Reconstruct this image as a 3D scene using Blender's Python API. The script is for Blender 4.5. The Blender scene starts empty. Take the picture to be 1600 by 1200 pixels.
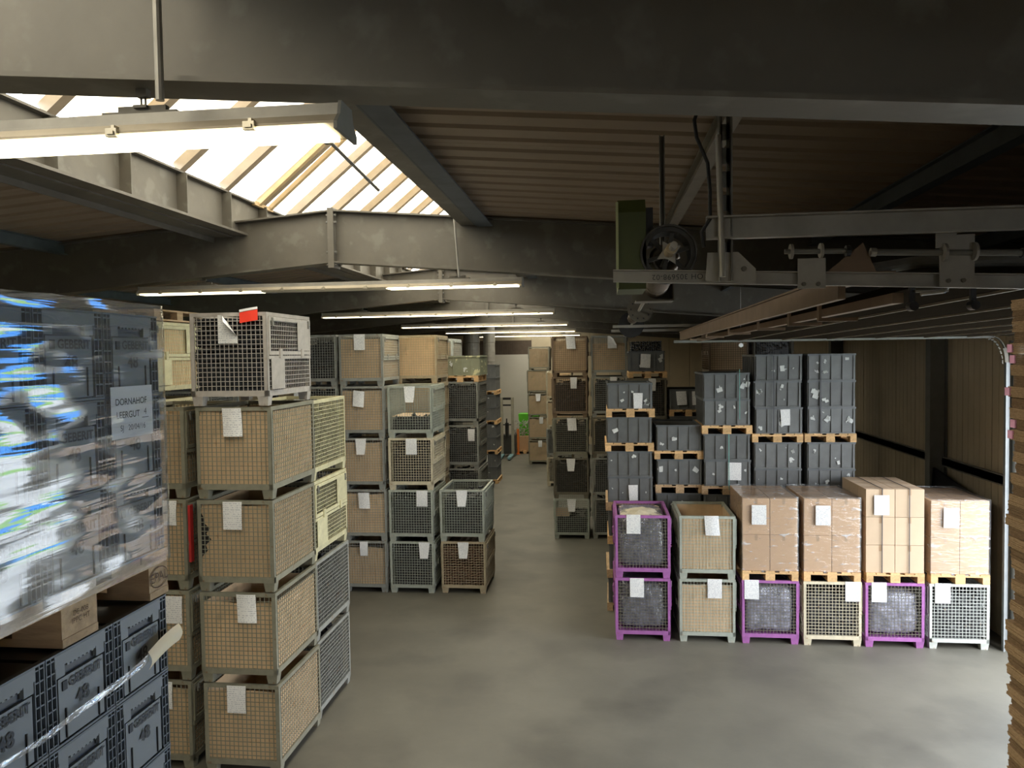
import bpy, math, random
from mathutils import Vector, Matrix, noise
C = bpy.context.scene
COL = C.collection
RND = random.Random(7)
PI = math.pi

# ------------------------------------------------------------------ camera
cam_d = bpy.data.cameras.new('camera'); cam_d.sensor_width = 36.0; cam_d.lens = 27.0
cam_d.clip_start = 0.05; cam_d.clip_end = 400
cam = bpy.data.objects.new('camera', cam_d); COL.objects.link(cam); C.camera = cam
dY = Vector((140.0, 48.0, -1200.0)).normalized()          # depth axis seen by the lens
p2 = Vector((1140.0, 48.0 + 14.6, -1200.0))
up = p2.cross(dY).normalized()
if up.y < 0: up = -up
dX = dY.cross(up).normalized()
R3 = Matrix((dX, dY, up))                                  # camera axes -> world axes
cam.matrix_world = Matrix.Translation((0, 0, 4.5)) @ R3.to_4x4()

# ------------------------------------------------------------------ light and exposure
W = bpy.data.worlds.new('sky'); C.world = W; W.use_nodes = True
nt = W.node_tree; nt.nodes.clear()
wo = nt.nodes.new('ShaderNodeOutputWorld'); bg = nt.nodes.new('ShaderNodeBackground')
tc = nt.nodes.new('ShaderNodeTexCoord'); ns = nt.nodes.new('ShaderNodeTexNoise'); ns.inputs['Scale'].default_value = 3.0
rp = nt.nodes.new('ShaderNodeValToRGB')
rp.color_ramp.elements[0].position = .35; rp.color_ramp.elements[0].color = (.62, .78, 1.0, 1)
rp.color_ramp.elements[1].position = .6; rp.color_ramp.elements[1].color = (1.0, 1.0, 1.0, 1)
nt.links.new(tc.outputs['Generated'], ns.inputs['Vector']); nt.links.new(ns.outputs['Fac'], rp.inputs['Fac'])
nt.links.new(rp.outputs['Color'], bg.inputs['Color']); bg.inputs['Strength'].default_value = 10.0
nt.links.new(bg.outputs[0], wo.inputs['Surface'])
def portal(name, loc, rot, sx, sy):
    l = bpy.data.lights.new(name, 'AREA'); l.shape = 'RECTANGLE'; l.size = sx; l.size_y = sy; l.cycles.is_portal = True
    o = bpy.data.objects.new(name, l); COL.objects.link(o); o.location = loc; o.rotation_euler = rot
portal('sky_portal_door', (6.3, 7.6, 2.3), (0, PI/2, 0), 4.6, 8.8)
portal('sky_portal_added_opening', (6.3, -11.5, 2.3), (0, PI/2, 0), 4.6, 5.2)  # unseen opening added behind the camera to light the box fronts
portal('sky_portal_roof', (-2.85, 11.0, 6.4), (0, 0, 0), 2.7, 54.0)
C.view_settings.view_transform = 'Standard'; C.view_settings.look = 'None'
C.view_settings.gamma = 1; C.view_settings.use_curve_mapping = False
C.view_settings.exposure = 0.25
LAMP = 8.0
try:
    C.cycles.max_bounces = 7; C.cycles.diffuse_bounces = 4; C.cycles.glossy_bounces = 3
    C.cycles.transparent_max_bounces = 14; C.cycles.transmission_bounces = 4
    C.cycles.sample_clamp_indirect = 6.0; C.cycles.caustics_reflective = False; C.cycles.caustics_refractive = False
    C.cycles.use_light_tree = True
except Exception: pass

# ------------------------------------------------------------------ helpers
class MB:
    def __init__(s): s.v = []; s.f = []; s.smooth = False
    def box(s, x0, y0, z0, x1, y1, z1):
        b = len(s.v)
        s.v += [(x0,y0,z0),(x1,y0,z0),(x1,y1,z0),(x0,y1,z0),(x0,y0,z1),(x1,y0,z1),(x1,y1,z1),(x0,y1,z1)]
        s.f += [(b,b+3,b+2,b+1),(b+4,b+5,b+6,b+7),(b,b+1,b+5,b+4),(b+1,b+2,b+6,b+5),(b+2,b+3,b+7,b+6),(b+3,b,b+4,b+7)]
        return s
    def taper(s, x0, y0, x1, y1, z0, z1, t):          # box whose foot is smaller by t on every side
        b = len(s.v)
        s.v += [(x0+t,y0+t,z0),(x1-t,y0+t,z0),(x1-t,y1-t,z0),(x0+t,y1-t,z0),(x0,y0,z1),(x1,y0,z1),(x1,y1,z1),(x0,y1,z1)]
        s.f += [(b,b+3,b+2,b+1),(b+4,b+5,b+6,b+7),(b,b+1,b+5,b+4),(b+1,b+2,b+6,b+5),(b+2,b+3,b+7,b+6),(b+3,b,b+4,b+7)]
        return s
    def poly(s, pts):
        b = len(s.v); s.v += [tuple(p) for p in pts]; s.f.append(tuple(range(b, b+len(pts)))); return s
    def bar(s, p, q, w, h=None):                        # rectangular bar from p to q
        h = h or w; p = Vector(p); q = Vector(q); d = (q-p).normalized()
        a = Vector((0,0,1)) if abs(d.z) < .95 else Vector((0,1,0))
        u = d.cross(a).normalized()*w/2; t = u.cross(d).normalized()*h/2; b = len(s.v)
        for c in (p, q): s.v += [tuple(c-u-t), tuple(c+u-t), tuple(c+u+t), tuple(c-u+t)]
        s.f += [(b,b+1,b+2,b+3),(b+7,b+6,b+5,b+4),(b,b+4,b+5,b+1),(b+1,b+5,b+6,b+2),(b+2,b+6,b+7,b+3),(b+3,b+7,b+4,b)]
        return s
    def tube(s, pts, r, n=10, cap=True):
        pts = [Vector(p) for p in pts]; b = len(s.v); m = len(pts); pr = None
        for i, p in enumerate(pts):
            d = (pts[min(i+1,m-1)] - pts[max(i-1,0)]).normalized()
            a = Vector((0,0,1)) if abs(d.z) < .9 else Vector((1,0,0))
            if pr is not None: a = pr
            u = (a - d*a.dot(d)).normalized(); w = d.cross(u); pr = u
            rr = r[i] if isinstance(r, (list, tuple)) else r
            for k in range(n):
                t = 2*PI*k/n; s.v.append(tuple(p + (u*math.cos(t) + w*math.sin(t))*rr))
        for i in range(m-1):
            for k in range(n):
                a0 = b+i*n+k; a1 = b+i*n+(k+1)%n; s.f.append((a0, a0+n, a1+n, a1))
        if cap:
            s.f.append(tuple(b+k for k in range(n))); s.f.append(tuple(b+(m-1)*n+n-1-k for k in range(n)))
        return s
    def prism(s, prof, x0, x1):                         # profile of (y,z) swept along x
        b = len(s.v); n = len(prof)
        for x in (x0, x1): s.v += [(x, y, z) for y, z in prof]
        for k in range(n): s.f.append((b+k, b+n+k, b+n+(k+1)%n, b+(k+1)%n))
        s.f.append(tuple(b+k for k in range(n-1,-1,-1))); s.f.append(tuple(b+n+k for k in range(n)))
        return s
    def grid(s, fn, nu, nv):
        b = len(s.v)
        for j in range(nv+1):
            for i in range(nu+1): s.v.append(tuple(fn(i/nu, j/nv)))
        for j in range(nv):
            for i in range(nu):
                a = b+j*(nu+1)+i; s.f.append((a, a+1, a+nu+2, a+nu+1))
        return s
    def mesh(s, name, m, smooth=False, bevel=0):
        me = bpy.data.meshes.new(name); me.from_pydata(s.v, [], s.f)
        for mm in (m if isinstance(m, (list, tuple)) else [m]): me.materials.append(mm)
        if smooth:
            me.polygons.foreach_set('use_smooth', [True]*len(me.polygons))
        me.update(); return me
def link(name, me, parent=None, loc=(0,0,0), rot=(0,0,0)):
    o = bpy.data.objects.new(name, me); COL.objects.link(o)
    if parent is not None: o.parent = parent
    o.location = loc; o.rotation_euler = rot
    return o
LABELS = {}
def tag(o, label, cat, group=None, kind=None):
    o['label'] = label; o['category'] = cat
    if group: o['group'] = group
    if kind: o['kind'] = kind
    n = len(label.split())
    if label in LABELS or n < 4 or n > 16: print('LABEL?', n, label)
    LABELS[label] = 1
    return o
def empty(name, loc, rz=0.0):
    o = bpy.data.objects.new(name, None); COL.objects.link(o); o.location = loc; o.rotation_euler = (0,0,rz); o.empty_display_size = .1
    return o
def struct(o): o['kind'] = 'structure'; return o
def text_mesh(c):
    o = bpy.data.objects.new('temp', c); COL.objects.link(o)
    me = bpy.data.meshes.new_from_object(o, depsgraph=bpy.context.evaluated_depsgraph_get())
    if not me.materials: me.materials.append(c.materials[0])
    bpy.data.objects.remove(o); return me
CACHE = {}
def cached(key, fn):
    if key not in CACHE: CACHE[key] = fn()
    return CACHE[key]

# ------------------------------------------------------------------ materials
MT = {}
def mat(name, col, rough=.6, metal=0.0, var=.12, scale=6.0, bump=0.0, bscale=40.0, spec=.5, stretch=(1,1,1), coord='Object', dirt=None, rnd=0.0):
    if name in MT: return MT[name]
    m = bpy.data.materials.new(name); m.use_nodes = True; t = m.node_tree; N = t.nodes; L = t.links
    p = N['Principled BSDF']; p.inputs['Roughness'].default_value = rough; p.inputs['Metallic'].default_value = metal
    p.inputs['Specular IOR Level'].default_value = spec
    tc = N.new('ShaderNodeTexCoord'); mp = N.new('ShaderNodeMapping'); mp.inputs['Scale'].default_value = stretch
    L.new(tc.outputs[coord], mp.inputs['Vector'])
    n1 = N.new('ShaderNodeTexNoise'); n1.inputs['Scale'].default_value = scale; n1.inputs['Detail'].default_value = 6; n1.inputs['Roughness'].default_value = .6
    L.new(mp.outputs[0], n1.inputs['Vector'])
    r = N.new('ShaderNodeValToRGB'); r.color_ramp.elements[0].position = .3; r.color_ramp.elements[1].position = .7
    a = [max(0, c*(1-var)) for c in col]; b = [min(1, c*(1+var)) for c in col]
    r.color_ramp.elements[0].color = (*a, 1); r.color_ramp.elements[1].color = (*b, 1)
    L.new(n1.outputs['Fac'], r.inputs['Fac']); out = r.outputs['Color']
    if rnd:
        oi = N.new('ShaderNodeObjectInfo'); mr = N.new('ShaderNodeMapRange'); mr.inputs['To Min'].default_value = 1-rnd; mr.inputs['To Max'].default_value = 1+rnd
        L.new(oi.outputs['Random'], mr.inputs['Value'])
        vm = N.new('ShaderNodeVectorMath'); vm.operation = 'SCALE'; L.new(out, vm.inputs[0]); L.new(mr.outputs[0], vm.inputs['Scale']); out = vm.outputs[0]
    if dirt:
        n2 = N.new('ShaderNodeTexNoise'); n2.inputs['Scale'].default_value = dirt[1]; n2.inputs['Detail'].default_value = 8
        L.new(mp.outputs[0], n2.inputs['Vector'])
        r2 = N.new('ShaderNodeValToRGB'); r2.color_ramp.elements[0].position = dirt[2]; r2.color_ramp.elements[1].position = dirt[2]+dirt[3]
        r2.color_ramp.elements[0].color = (0,0,0,1); r2.color_ramp.elements[1].color = (1,1,1,1)
        L.new(n2.outputs['Fac'], r2.inputs['Fac'])
        mx = N.new('ShaderNodeMix'); mx.data_type = 'RGBA'; L.new(r2.outputs['Color'], mx.inputs['Factor']); L.new(out, mx.inputs['A'])
        mx.inputs['B'].default_value = (*dirt[0], 1); out = mx.outputs['Result']
    L.new(out, p.inputs['Base Color'])
    if bump:
        n3 = N.new('ShaderNodeTexNoise'); n3.inputs['Scale'].default_value = bscale; n3.inputs['Detail'].default_value = 4; L.new(mp.outputs[0], n3.inputs['Vector'])
        bp = N.new('ShaderNodeBump'); bp.inputs['Strength'].default_value = bump; bp.inputs['Distance'].default_value = .02
        L.new(n3.outputs['Fac'], bp.inputs['Height']); L.new(bp.outputs[0], p.inputs['Normal'])
    MT[name] = m; return m
galv = mat('galvanised steel', (.130,.117,.094), .5, .2, .14, 2.2, .06, 8, dirt=((.165,.155,.128), 4.5, .55, .10))
galv_dark = mat('dull steel', (.20,.195,.175), .6, .2, .2, 2.0, dirt=((.24,.24,.225), 2.5, .56, .08))
galv_blue = mat('blue grey primed steel', (.095,.108,.12), .6, .1, .2, 4)
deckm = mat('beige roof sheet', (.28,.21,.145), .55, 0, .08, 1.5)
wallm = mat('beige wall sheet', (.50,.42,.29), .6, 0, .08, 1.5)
rail_m = mat('zinc rail', (.33,.31,.27), .45, .35, .15, 6)
brownm = mat('brown coated steel', (.22,.15,.10), .6, .1, .15, 5)
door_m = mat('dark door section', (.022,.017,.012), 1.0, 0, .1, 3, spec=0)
black = mat('black plastic', (.018,.018,.02), .35, 0, .3, 20)
blackg = mat('glossy black pipe', (.03,.033,.038), .18, 0, .3, 12)
rubber = mat('black rubber', (.02,.02,.02), .7)
greenm = mat('olive green casing', (.05,.062,.012), .45, 0, .1, 6)
floor_m = mat('worn concrete', (.150,.140,.112), .52, 0, .16, .7, .05, 14, spec=.35, dirt=((.105,.098,.08), .8, .50, .2))
cardb = mat('cardboard', (.56,.36,.21), .85, 0, .07, 2.5, .12, 9, spec=.15, rnd=.10)
cardl = mat('pale cardboard', (.55,.415,.29), .85, 0, .06, 2.5, .12, 9, spec=.15, rnd=.08)
linerm = mat('lining board', (.66,.485,.30), .85, 0, .10, 3.5, .5, 5, spec=.15, rnd=.12, dirt=((.52,.39,.25), 3, .58, .1))
kraft = mat('kraft edges', (.40,.24,.12), .9, 0, .2, 30, .3, 60, spec=.1)
kraftd = mat('dark kraft edges', (.24,.135,.065), .9, 0, .2, 30, .3, 60, spec=.1)
woodm = mat('pallet wood', (.62,.40,.20), .8, 0, .18, 5, .15, 25, spec=.2, stretch=(6,1,6), rnd=.22)
woodo = mat('old pallet wood', (.50,.35,.21), .85, 0, .22, 5, .2, 25, spec=.2, stretch=(6,1,6), rnd=.15)
klt_m = mat('grey crate plastic', (.130,.135,.134), .48, 0, .14, 5, rnd=.12, dirt=((.165,.175,.18), 4, .58, .12))
klt_side = mat('crate rim plastic', (.10,.11,.115), .45, 0, .1, 6)
klt_g = mat('greenish crate plastic', (.27,.28,.19), .5, 0, .1, 5, dirt=((.6,.58,.35), 6, .6, .03))
box_dark = mat('dark box plastic', (.035,.04,.05), .4, 0, .15, 9)
box_grey = mat('light box plastic', (.175,.19,.20), .42, 0, .06, 6)
ink = mat('dark print', (.02,.022,.028), .6)
inkl = mat('pencil ink', (.06,.06,.09), .6)
white_res = mat('paper remains', (.62,.64,.62), .8, 0, .15, 30)
redp = mat('red paper', (.9,.05,.02), .7, 0, .02)
pinkp = mat('pink strip', (.9,.45,.65), .7)
creamp = mat('cream tape', (.85,.72,.5), .7, 0, .03)
orangem = mat('orange paint', (.75,.22,.04), .5)
green_b = mat('bright green plastic', (.12,.55,.03), .45)
bluepl = mat('blue grey paint', (.25,.38,.42), .6)
whitep = mat('white sheet', (.88,.88,.88), .7, 0, .03)
strap_m = mat('black strap', (.03,.03,.04), .4)
strapg = mat('green strap', (.12,.35,.30), .4)
GM = {}
def gm(k, c, d): GM[k] = mat(k+' mesh box steel', c, .55, .15, .16, 9, rnd=.08, dirt=(d, 7, .62, .05))
gm('olive', (.235,.225,.17), (.20,.13,.07)); gm('grey', (.27,.275,.25), (.22,.14,.09)); gm('greygreen', (.36,.385,.33), (.42,.38,.3))
gm('cream', (.60,.56,.36), (.40,.34,.2)); gm('purple', (.34,.12,.34), (.30,.09,.24)); gm('dark', (.15,.135,.10), (.16,.09,.05))
gm('rose', (.42,.385,.35), (.36,.3,.25)); gm('pale', (.48,.50,.46), (.4,.34,.26)); gm('beige', (.58,.52,.38), (.42,.3,.18)); gm('brown', (.20,.14,.09), (.12,.07,.04))
gm('rust', (.40,.33,.22), (.33,.2,.11))

def paper_mat():
    m = bpy.data.materials.new('printed delivery note'); m.use_nodes = True; t = m.node_tree; N = t.nodes; L = t.links
    p = N['Principled BSDF']; p.inputs['Roughness'].default_value = .75; p.inputs['Specular IOR Level'].default_value = .2
    uv = N.new('ShaderNodeTexCoord'); mp = N.new('ShaderNodeMapping'); mp.inputs['Scale'].default_value = (1,1,1)
    L.new(uv.outputs['UV'], mp.inputs['Vector'])
    w = N.new('ShaderNodeTexWave'); w.wave_type = 'BANDS'; w.bands_direction = 'Y'; w.inputs['Scale'].default_value = 4.2; L.new(mp.outputs[0], w.inputs['Vector'])
    n = N.new('ShaderNodeTexNoise'); n.inputs['Scale'].default_value = 11; mp2 = N.new('ShaderNodeMapping'); mp2.inputs['Scale'].default_value = (1.4, 2.2, 1)
    oi = N.new('ShaderNodeObjectInfo'); ad = N.new('ShaderNodeVectorMath'); ad.operation = 'ADD'
    L.new(uv.outputs['UV'], ad.inputs[0]); L.new(oi.outputs['Random'], ad.inputs[1]); L.new(ad.outputs[0], mp2.inputs['Vector']); L.new(mp2.outputs[0], n.inputs['Vector'])
    g1 = N.new('ShaderNodeMath'); g1.operation = 'GREATER_THAN'; g1.inputs[1].default_value = .62; L.new(w.outputs['Fac'], g1.inputs[0])
    g2 = N.new('ShaderNodeMath'); g2.operation = 'GREATER_THAN'; g2.inputs[1].default_value = .52; L.new(n.outputs['Fac'], g2.inputs[0])
    mu = N.new('ShaderNodeMath'); mu.operation = 'MULTIPLY'; L.new(g1.outputs[0], mu.inputs[0]); L.new(g2.outputs[0], mu.inputs[1])
    mx = N.new('ShaderNodeMix'); mx.data_type = 'RGBA'; mx.inputs['A'].default_value = (.80,.80,.79,1); mx.inputs['B'].default_value = (.50,.51,.55,1)
    L.new(mu.outputs[0], mx.inputs['Factor']); L.new(mx.outputs['Result'], p.inputs['Base Color'])
    return m
paper = paper_mat()

def film_mat(name, fac=.16, haze=.10, st=(1,1,1), bs=.5, sc=14.0, rough=.08, dist=.6, tint=(.95,.96,.97)):
    m = bpy.data.materials.new(name); m.use_nodes = True; t = m.node_tree; N = t.nodes; L = t.links; N.clear()
    o = N.new('ShaderNodeOutputMaterial'); tr = N.new('ShaderNodeBsdfTransparent'); tr.inputs['Color'].default_value = (*tint, 1)
    gl = N.new('ShaderNodeBsdfGlossy'); gl.inputs['Roughness'].default_value = rough; df = N.new('ShaderNodeBsdfDiffuse'); df.inputs['Color'].default_value = (.85,.87,.9,1)
    tc = N.new('ShaderNodeTexCoord'); mp = N.new('ShaderNodeMapping'); mp.inputs['Scale'].default_value = st; L.new(tc.outputs['Object'], mp.inputs['Vector'])
    n = N.new('ShaderNodeTexNoise'); n.inputs['Scale'].default_value = sc; n.inputs['Detail'].default_value = 3; n.inputs['Distortion'].default_value = dist; L.new(mp.outputs[0], n.inputs['Vector'])
    bp = N.new('ShaderNodeBump'); bp.inputs['Strength'].default_value = bs; bp.inputs['Distance'].default_value = .02; L.new(n.outputs['Fac'], bp.inputs['Height'])
    L.new(bp.outputs[0], gl.inputs['Normal'])
    mr = N.new('ShaderNodeMapRange'); mr.inputs['From Min'].default_value = .60; mr.inputs['From Max'].default_value = .72; mr.inputs['To Min'].default_value = haze*.35; mr.inputs['To Max'].default_value = haze*3.2
    L.new(n.outputs['Fac'], mr.inputs['Value'])
    lw = N.new('ShaderNodeLayerWeight'); lw.inputs['Blend'].default_value = .5; L.new(bp.outputs[0], lw.inputs['Normal']); fr = N.new('ShaderNodeMath'); fr.operation = 'POWER'; fr.inputs[1].default_value = 3.0; L.new(lw.outputs['Facing'], fr.inputs[0])
    ad = N.new('ShaderNodeMath'); ad.operation = 'ADD'; ad.inputs[1].default_value = fac; ad.use_clamp = True; f2 = N.new('ShaderNodeMath'); f2.operation = 'MULTIPLY'; f2.inputs[1].default_value = .55; L.new(fr.outputs[0], f2.inputs[0]); L.new(f2.outputs[0], ad.inputs[0])
    m1 = N.new('ShaderNodeMixShader'); L.new(mr.outputs[0], m1.inputs[0]); L.new(tr.outputs[0], m1.inputs[1]); L.new(df.outputs[0], m1.inputs[2])
    m2 = N.new('ShaderNodeMixShader'); L.new(ad.outputs[0], m2.inputs[0]); L.new(m1.outputs[0], m2.inputs[1]); L.new(gl.outputs[0], m2.inputs[2])
    L.new(m2.outputs[0], o.inputs['Surface']); return m
film_big = film_mat('stretch film on crates', .17, .20, (1, .14, 2.6), .16, 8.0, .07)
film_box = film_mat('stretch film on cartons', .06, .16, (1, 1, 3.2), .6, 7.0, .15)
film_bag = film_mat('loose foil bag', .06, .22, (1.8, 1, .7), 1.0, 6.0, .12, dist=2.2)  # white haze streaks stand in for reflections on the sack creases

def emis(name, col, s):
    m = bpy.data.materials.new(name); m.use_nodes = True; N = m.node_tree.nodes; p = N['Principled BSDF']
    p.inputs['Base Color'].default_value = (.8,.8,.75,1); p.inputs['Emission Color'].default_value = (*col, 1); p.inputs['Emission Strength'].default_value = s
    return m
lit = emis('lit lamp cover', (1.0,.86,.55), LAMP); dim_l = emis('weak lamp cover', (1.0,.9,.6), LAMP*.45)
unlit = mat('dusty lamp cover', (.55,.5,.38), .4)
def pane_mat():
    m = bpy.data.materials.new('skylight glazing'); m.use_nodes = True; t = m.node_tree; N = t.nodes; L = t.links; N.clear()
    o = N.new('ShaderNodeOutputMaterial'); tr = N.new('ShaderNodeBsdfTransparent'); tr.inputs['Color'].default_value = (.55,.50,.40,1)
    tc = N.new('ShaderNodeTexCoord'); mp = N.new('ShaderNodeMapping'); mp.inputs['Scale'].default_value = (.35, 5, .35); oi = N.new('ShaderNodeObjectInfo')
    av = N.new('ShaderNodeVectorMath'); av.operation = 'ADD'; sc = N.new('ShaderNodeVectorMath'); sc.operation = 'SCALE'; sc.inputs['Scale'].default_value = 9.0
    L.new(oi.outputs['Location'], sc.inputs[0]); L.new(tc.outputs['Object'], mp.inputs['Vector']); L.new(mp.outputs[0], av.inputs[0]); L.new(sc.outputs[0], av.inputs[1])
    nz = N.new('ShaderNodeTexNoise'); nz.inputs['Scale'].default_value = 1.0; L.new(av.outputs[0], nz.inputs['Vector'])
    cr = N.new('ShaderNodeValToRGB'); cr.color_ramp.elements[0].position = .42; cr.color_ramp.elements[0].color = (.60,.56,.46,1); cr.color_ramp.elements[1].position = .64; cr.color_ramp.elements[1].color = (.30,.20,.075,1)
    L.new(nz.outputs['Fac'], cr.inputs['Fac']); L.new(cr.outputs['Color'], tr.inputs['Color'])
    tl = N.new('ShaderNodeBsdfTranslucent'); tl.inputs['Color'].default_value = (.55,.48,.35,1)
    mx = N.new('ShaderNodeMixShader'); mx.inputs[0].default_value = .35; L.new(tr.outputs[0], mx.inputs[1]); L.new(tl.outputs[0], mx.inputs[2]); L.new(mx.outputs[0], o.inputs['Surface'])
    return m
pane_m = pane_mat()

# ------------------------------------------------------------------ room shell
XL, XR, YF, YB = -12.0, 6.15, -16.0, 38.0
RX, RT, SL = -3.05, 6.18, .082                     # ridge x, frame top at ridge, roof slope
def ztop(x): return RT - SL*abs(x-RX)
def zbot(x): return RT - .60 - SL*abs(x-RX)
fl = MB().grid(lambda u, v: (XL+(XR-XL)*u, YF+(YB-YF)*v, 0), 6, 14)
struct(link('floor', fl.mesh('floor', floor_m)))
struct(link('ground', MB().box(XR, -60, -.12, 60, 120, -.02).mesh('yard', mat('pale yard asphalt', (.42,.42,.40), .8, 0, .15, .4))))
struct(link('lawn', MB().box(24, -40, -.02, 40, 110, .1).mesh('lawn', mat('lawn green', (.16,.32,.05), .9, 0, .3, .5))))
struct(link('wall_far_yard', MB().box(44, 20, -.1, 46, 100, 5.6).mesh('hall', mat('blue hall sheet', (.04,.28,.85), .5, 0, .1, .4))))
# sectional door opening in the right wall: y from DY0 to DY1
DY0, DY1, DZ = 3.9, 11.95, 4.45
def wall(name, segs, normal, zt):
    r = empty(name, (0,0,0)); struct(r)
    for (a, b, z0, z1) in segs:
        n = max(1, round(abs(b-a)/1.0)); w = (b-a)/n
        for i in range(n):
            p0 = a+i*w; p1 = p0+w
            mb = MB(); ribs = 5
            for k in range(ribs):
                q0 = p0+.006+(w-.012)*k/ribs; q1 = p0+.006+(w-.012)*(k+1)/ribs
                if normal == 'x-': mb.box(XR-.012, q0, z0, XR+.06, q1-.012, z1); mb.box(XR-.006, q1-.012, z0, XR+.06, q1, z1)
                elif normal == 'x+': mb.box(XL-.06, q0, z0, XL+.012, q1-.012, z1); mb.box(XL-.06, q1-.012, z0, XL+.006, q1, z1)
                elif normal == 'y-': mb.box(q0, YB-.012, z0, q1-.012, YB+.06, z1); mb.box(q1-.012, YB-.006, z0, q1, YB+.06, z1)
                else: mb.box(q0, YF-.06, z0, q1-.012, YF+.012, z1); mb.box(q1-.012, YF-.06, z0, q1, YF+.006, z1)
            link('panel', mb.mesh('panel', wallm), r)
    return r
zr = ztop(XR)+.15; zl = ztop(XL)+.15
wall('wall_right', [(YF, -14, 0, zr), (-14, -9, DZ+.1, zr), (-9, DY0, 0, zr), (DY0, DY1, DZ+.1, zr), (DY1, YB, 0, zr)], 'x-', zr)  # the gap behind the camera is an added opening for fill light
wall('wall_left', [(YF, YB, 0, zl)], 'x+', zl)
wall('wall_back', [(XL, -7.2, 0, 6.9), (-7.2, -3.45, 5.2, 6.9), (-3.45, XR, 0, 6.9)], 'y-', 6.9)
wall('wall_front', [(XL, XR, 0, 6.9)], 'y+', 6.9)
sk = MB()  # unseen backing skin, added to stop daylight leaking between the panels
for a, b, z0 in ((YF-.1, -14, -.1), (-14, -9, DZ+.1), (-9, DY0, -.1), (DY0, DY1, DZ+.1), (DY1, YB+.2, -.1)): sk.box(XR+.062, a, z0, XR+.10, b, 7.4)
sk.box(XL-.1, YF-.1, -.1, XL-.062, YB+.2, 7.4).box(XL-.1, YB+.062, -.1, XR+.1, YB+.1, 7.4).box(XL-.1, YF-.1, -.1, XR+.1, YF-.062, 7.4)
struct(link('wall_added_skin', sk.mesh('outer', galv_dark)))
# far door panel and dark strip over it
struct(link('door_1', MB().box(-7.2, YB-.03, 0, -3.45, YB+.06, 4.5).mesh('far door', mat('pale door sheet', (.60,.57,.50), .6, 0, .05, .8))))
dk = empty('window_1', (0,0,0)); struct(dk)
mb = MB(); mb.box(-7.2, YB+.03, 4.5, -3.45, YB+.06, 5.2)
for k in range(75): mb.box(-7.2+k*.05, YB-.02, 4.5, -7.185+k*.05, YB+.03, 5.2)
link('louvre', mb.mesh('louvre', mat('brown louvre', (.16,.12,.09), .6)), dk)['kind'] = 'stuff'

# roof deck: one sheet per 0.86 m, ribs across
def deck(x0, x1):
    mb = MB(); P = []; pitch = .86/3
    for k in range(3):
        y = k*pitch; P += [(y+.004, 0), (y+.10, 0), (y+.125, .035), (y+.175, .035), (y+.20, 0)]
    P.append((.858, 0)); P = [(.0, .018)]+P
    prof = P + [(y, z+.004) for y, z in reversed(P)]
    return MB().prism(prof, x0, x1)
ceil = empty('ceiling', (0,0,0)); struct(ceil)
dR = deck(-1.45, XR+.2).mesh('deck_sheet', deckm); dL = deck(-(XR+.2)-6.1+.15, -4.25).mesh('deck_sheet', deckm)
def sheared(mb, x0):
    mb.v = [(x, y, z + ztop(x) + .012) for x, y, z in mb.v]; return mb
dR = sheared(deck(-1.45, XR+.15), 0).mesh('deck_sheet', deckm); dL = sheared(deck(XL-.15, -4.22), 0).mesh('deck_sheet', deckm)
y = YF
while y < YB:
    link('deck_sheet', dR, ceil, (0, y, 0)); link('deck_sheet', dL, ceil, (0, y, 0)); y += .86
# outer skin that keeps daylight out
sk = MB()
for a, b in ((-1.42, XR+.3), (XL-.3, -4.24)):
    sk.poly([(a, YF-.1, ztop(a)+.10), (b, YF-.1, ztop(b)+.10), (b, YB+.1, ztop(b)+.10), (a, YB+.1, ztop(a)+.10)])
link('roof_skin', sk.mesh('roof_skin', galv_dark), ceil)

# portal frames
def rafter(x0, x1):
    mb = MB(); n = 1
    def q(xa, xb, za0, za1, zb0, zb1, y0, y1):
        b = len(mb.v)
        mb.v += [(xa,y0,za0),(xb,y0,zb0),(xb,y1,zb0),(xa,y1,za0),(xa,y0,za1),(xb,y0,zb1),(xb,y1,zb1),(xa,y1,za1)]
        mb.f += [(b,b+3,b+2,b+1),(b+4,b+5,b+6,b+7),(b,b+1,b+5,b+4),(b+1,b+2,b+6,b+5),(b+2,b+3,b+7,b+6),(b+3,b,b+4,b+7)]
    q(x0, x1, ztop(x0)-.018, ztop(x0), ztop(x1)-.018, ztop(x1), -.1, .1)
    q(x0, x1, zbot(x0), zbot(x0)+.018, zbot(x1), zbot(x1)+.018, -.1, .1)
    q(x0, x1, zbot(x0)+.018, ztop(x0)-.018, zbot(x1)+.018, ztop(x1)-.018, -.006, .006)
    return mb
rl = rafter(XL+.3, RX-.02).mesh('rafter', galv); rr_ = rafter(RX+.02, XR-.3).mesh('rafter', galv)
colm = MB()
def column(x):
    mb = MB(); mb.box(x-.15, -.1, 0, x-.135, .1, zbot(x)+.3); mb.box(x+.135, -.1, 0, x+.15, .1, zbot(x)+.3); mb.box(x-.135, -.006, 0, x+.135, .006, zbot(x)+.3); return mb
cR = column(XR-.17).mesh('column', mat('column steel', (.17,.17,.155), .6, .1)); cL = column(XL+.17).mesh('column', galv_blue)
ap = MB().box(-.035, -.105, zbot(RX)-.06, .035, .105, RT+.02).mesh('apex_plate', galv)
bolt = MB()
for z in (zbot(RX)-.02, zbot(RX)+.12, RT-.14, RT-.06):
    for s in (-1, 1): bolt.tube([(-.06, s*.07, z), (.06, s*.07, z)], .014, 6)
boltm = bolt.mesh('bolts', galv_dark)
for k in range(-3, 7):
    Y = 2.6 + 6*k
    if Y > YB-.3: continue
    r = empty('roof_frame', (0, Y, 0)); struct(r)
    link('rafter', rl, r); link('rafter', rr_, r); link('column', cR, r); link('column', cL, r)
    link('apex_plate', ap, r, (RX, 0, 0)); link('bolts', boltm, r, (RX, 0, 0))
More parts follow.
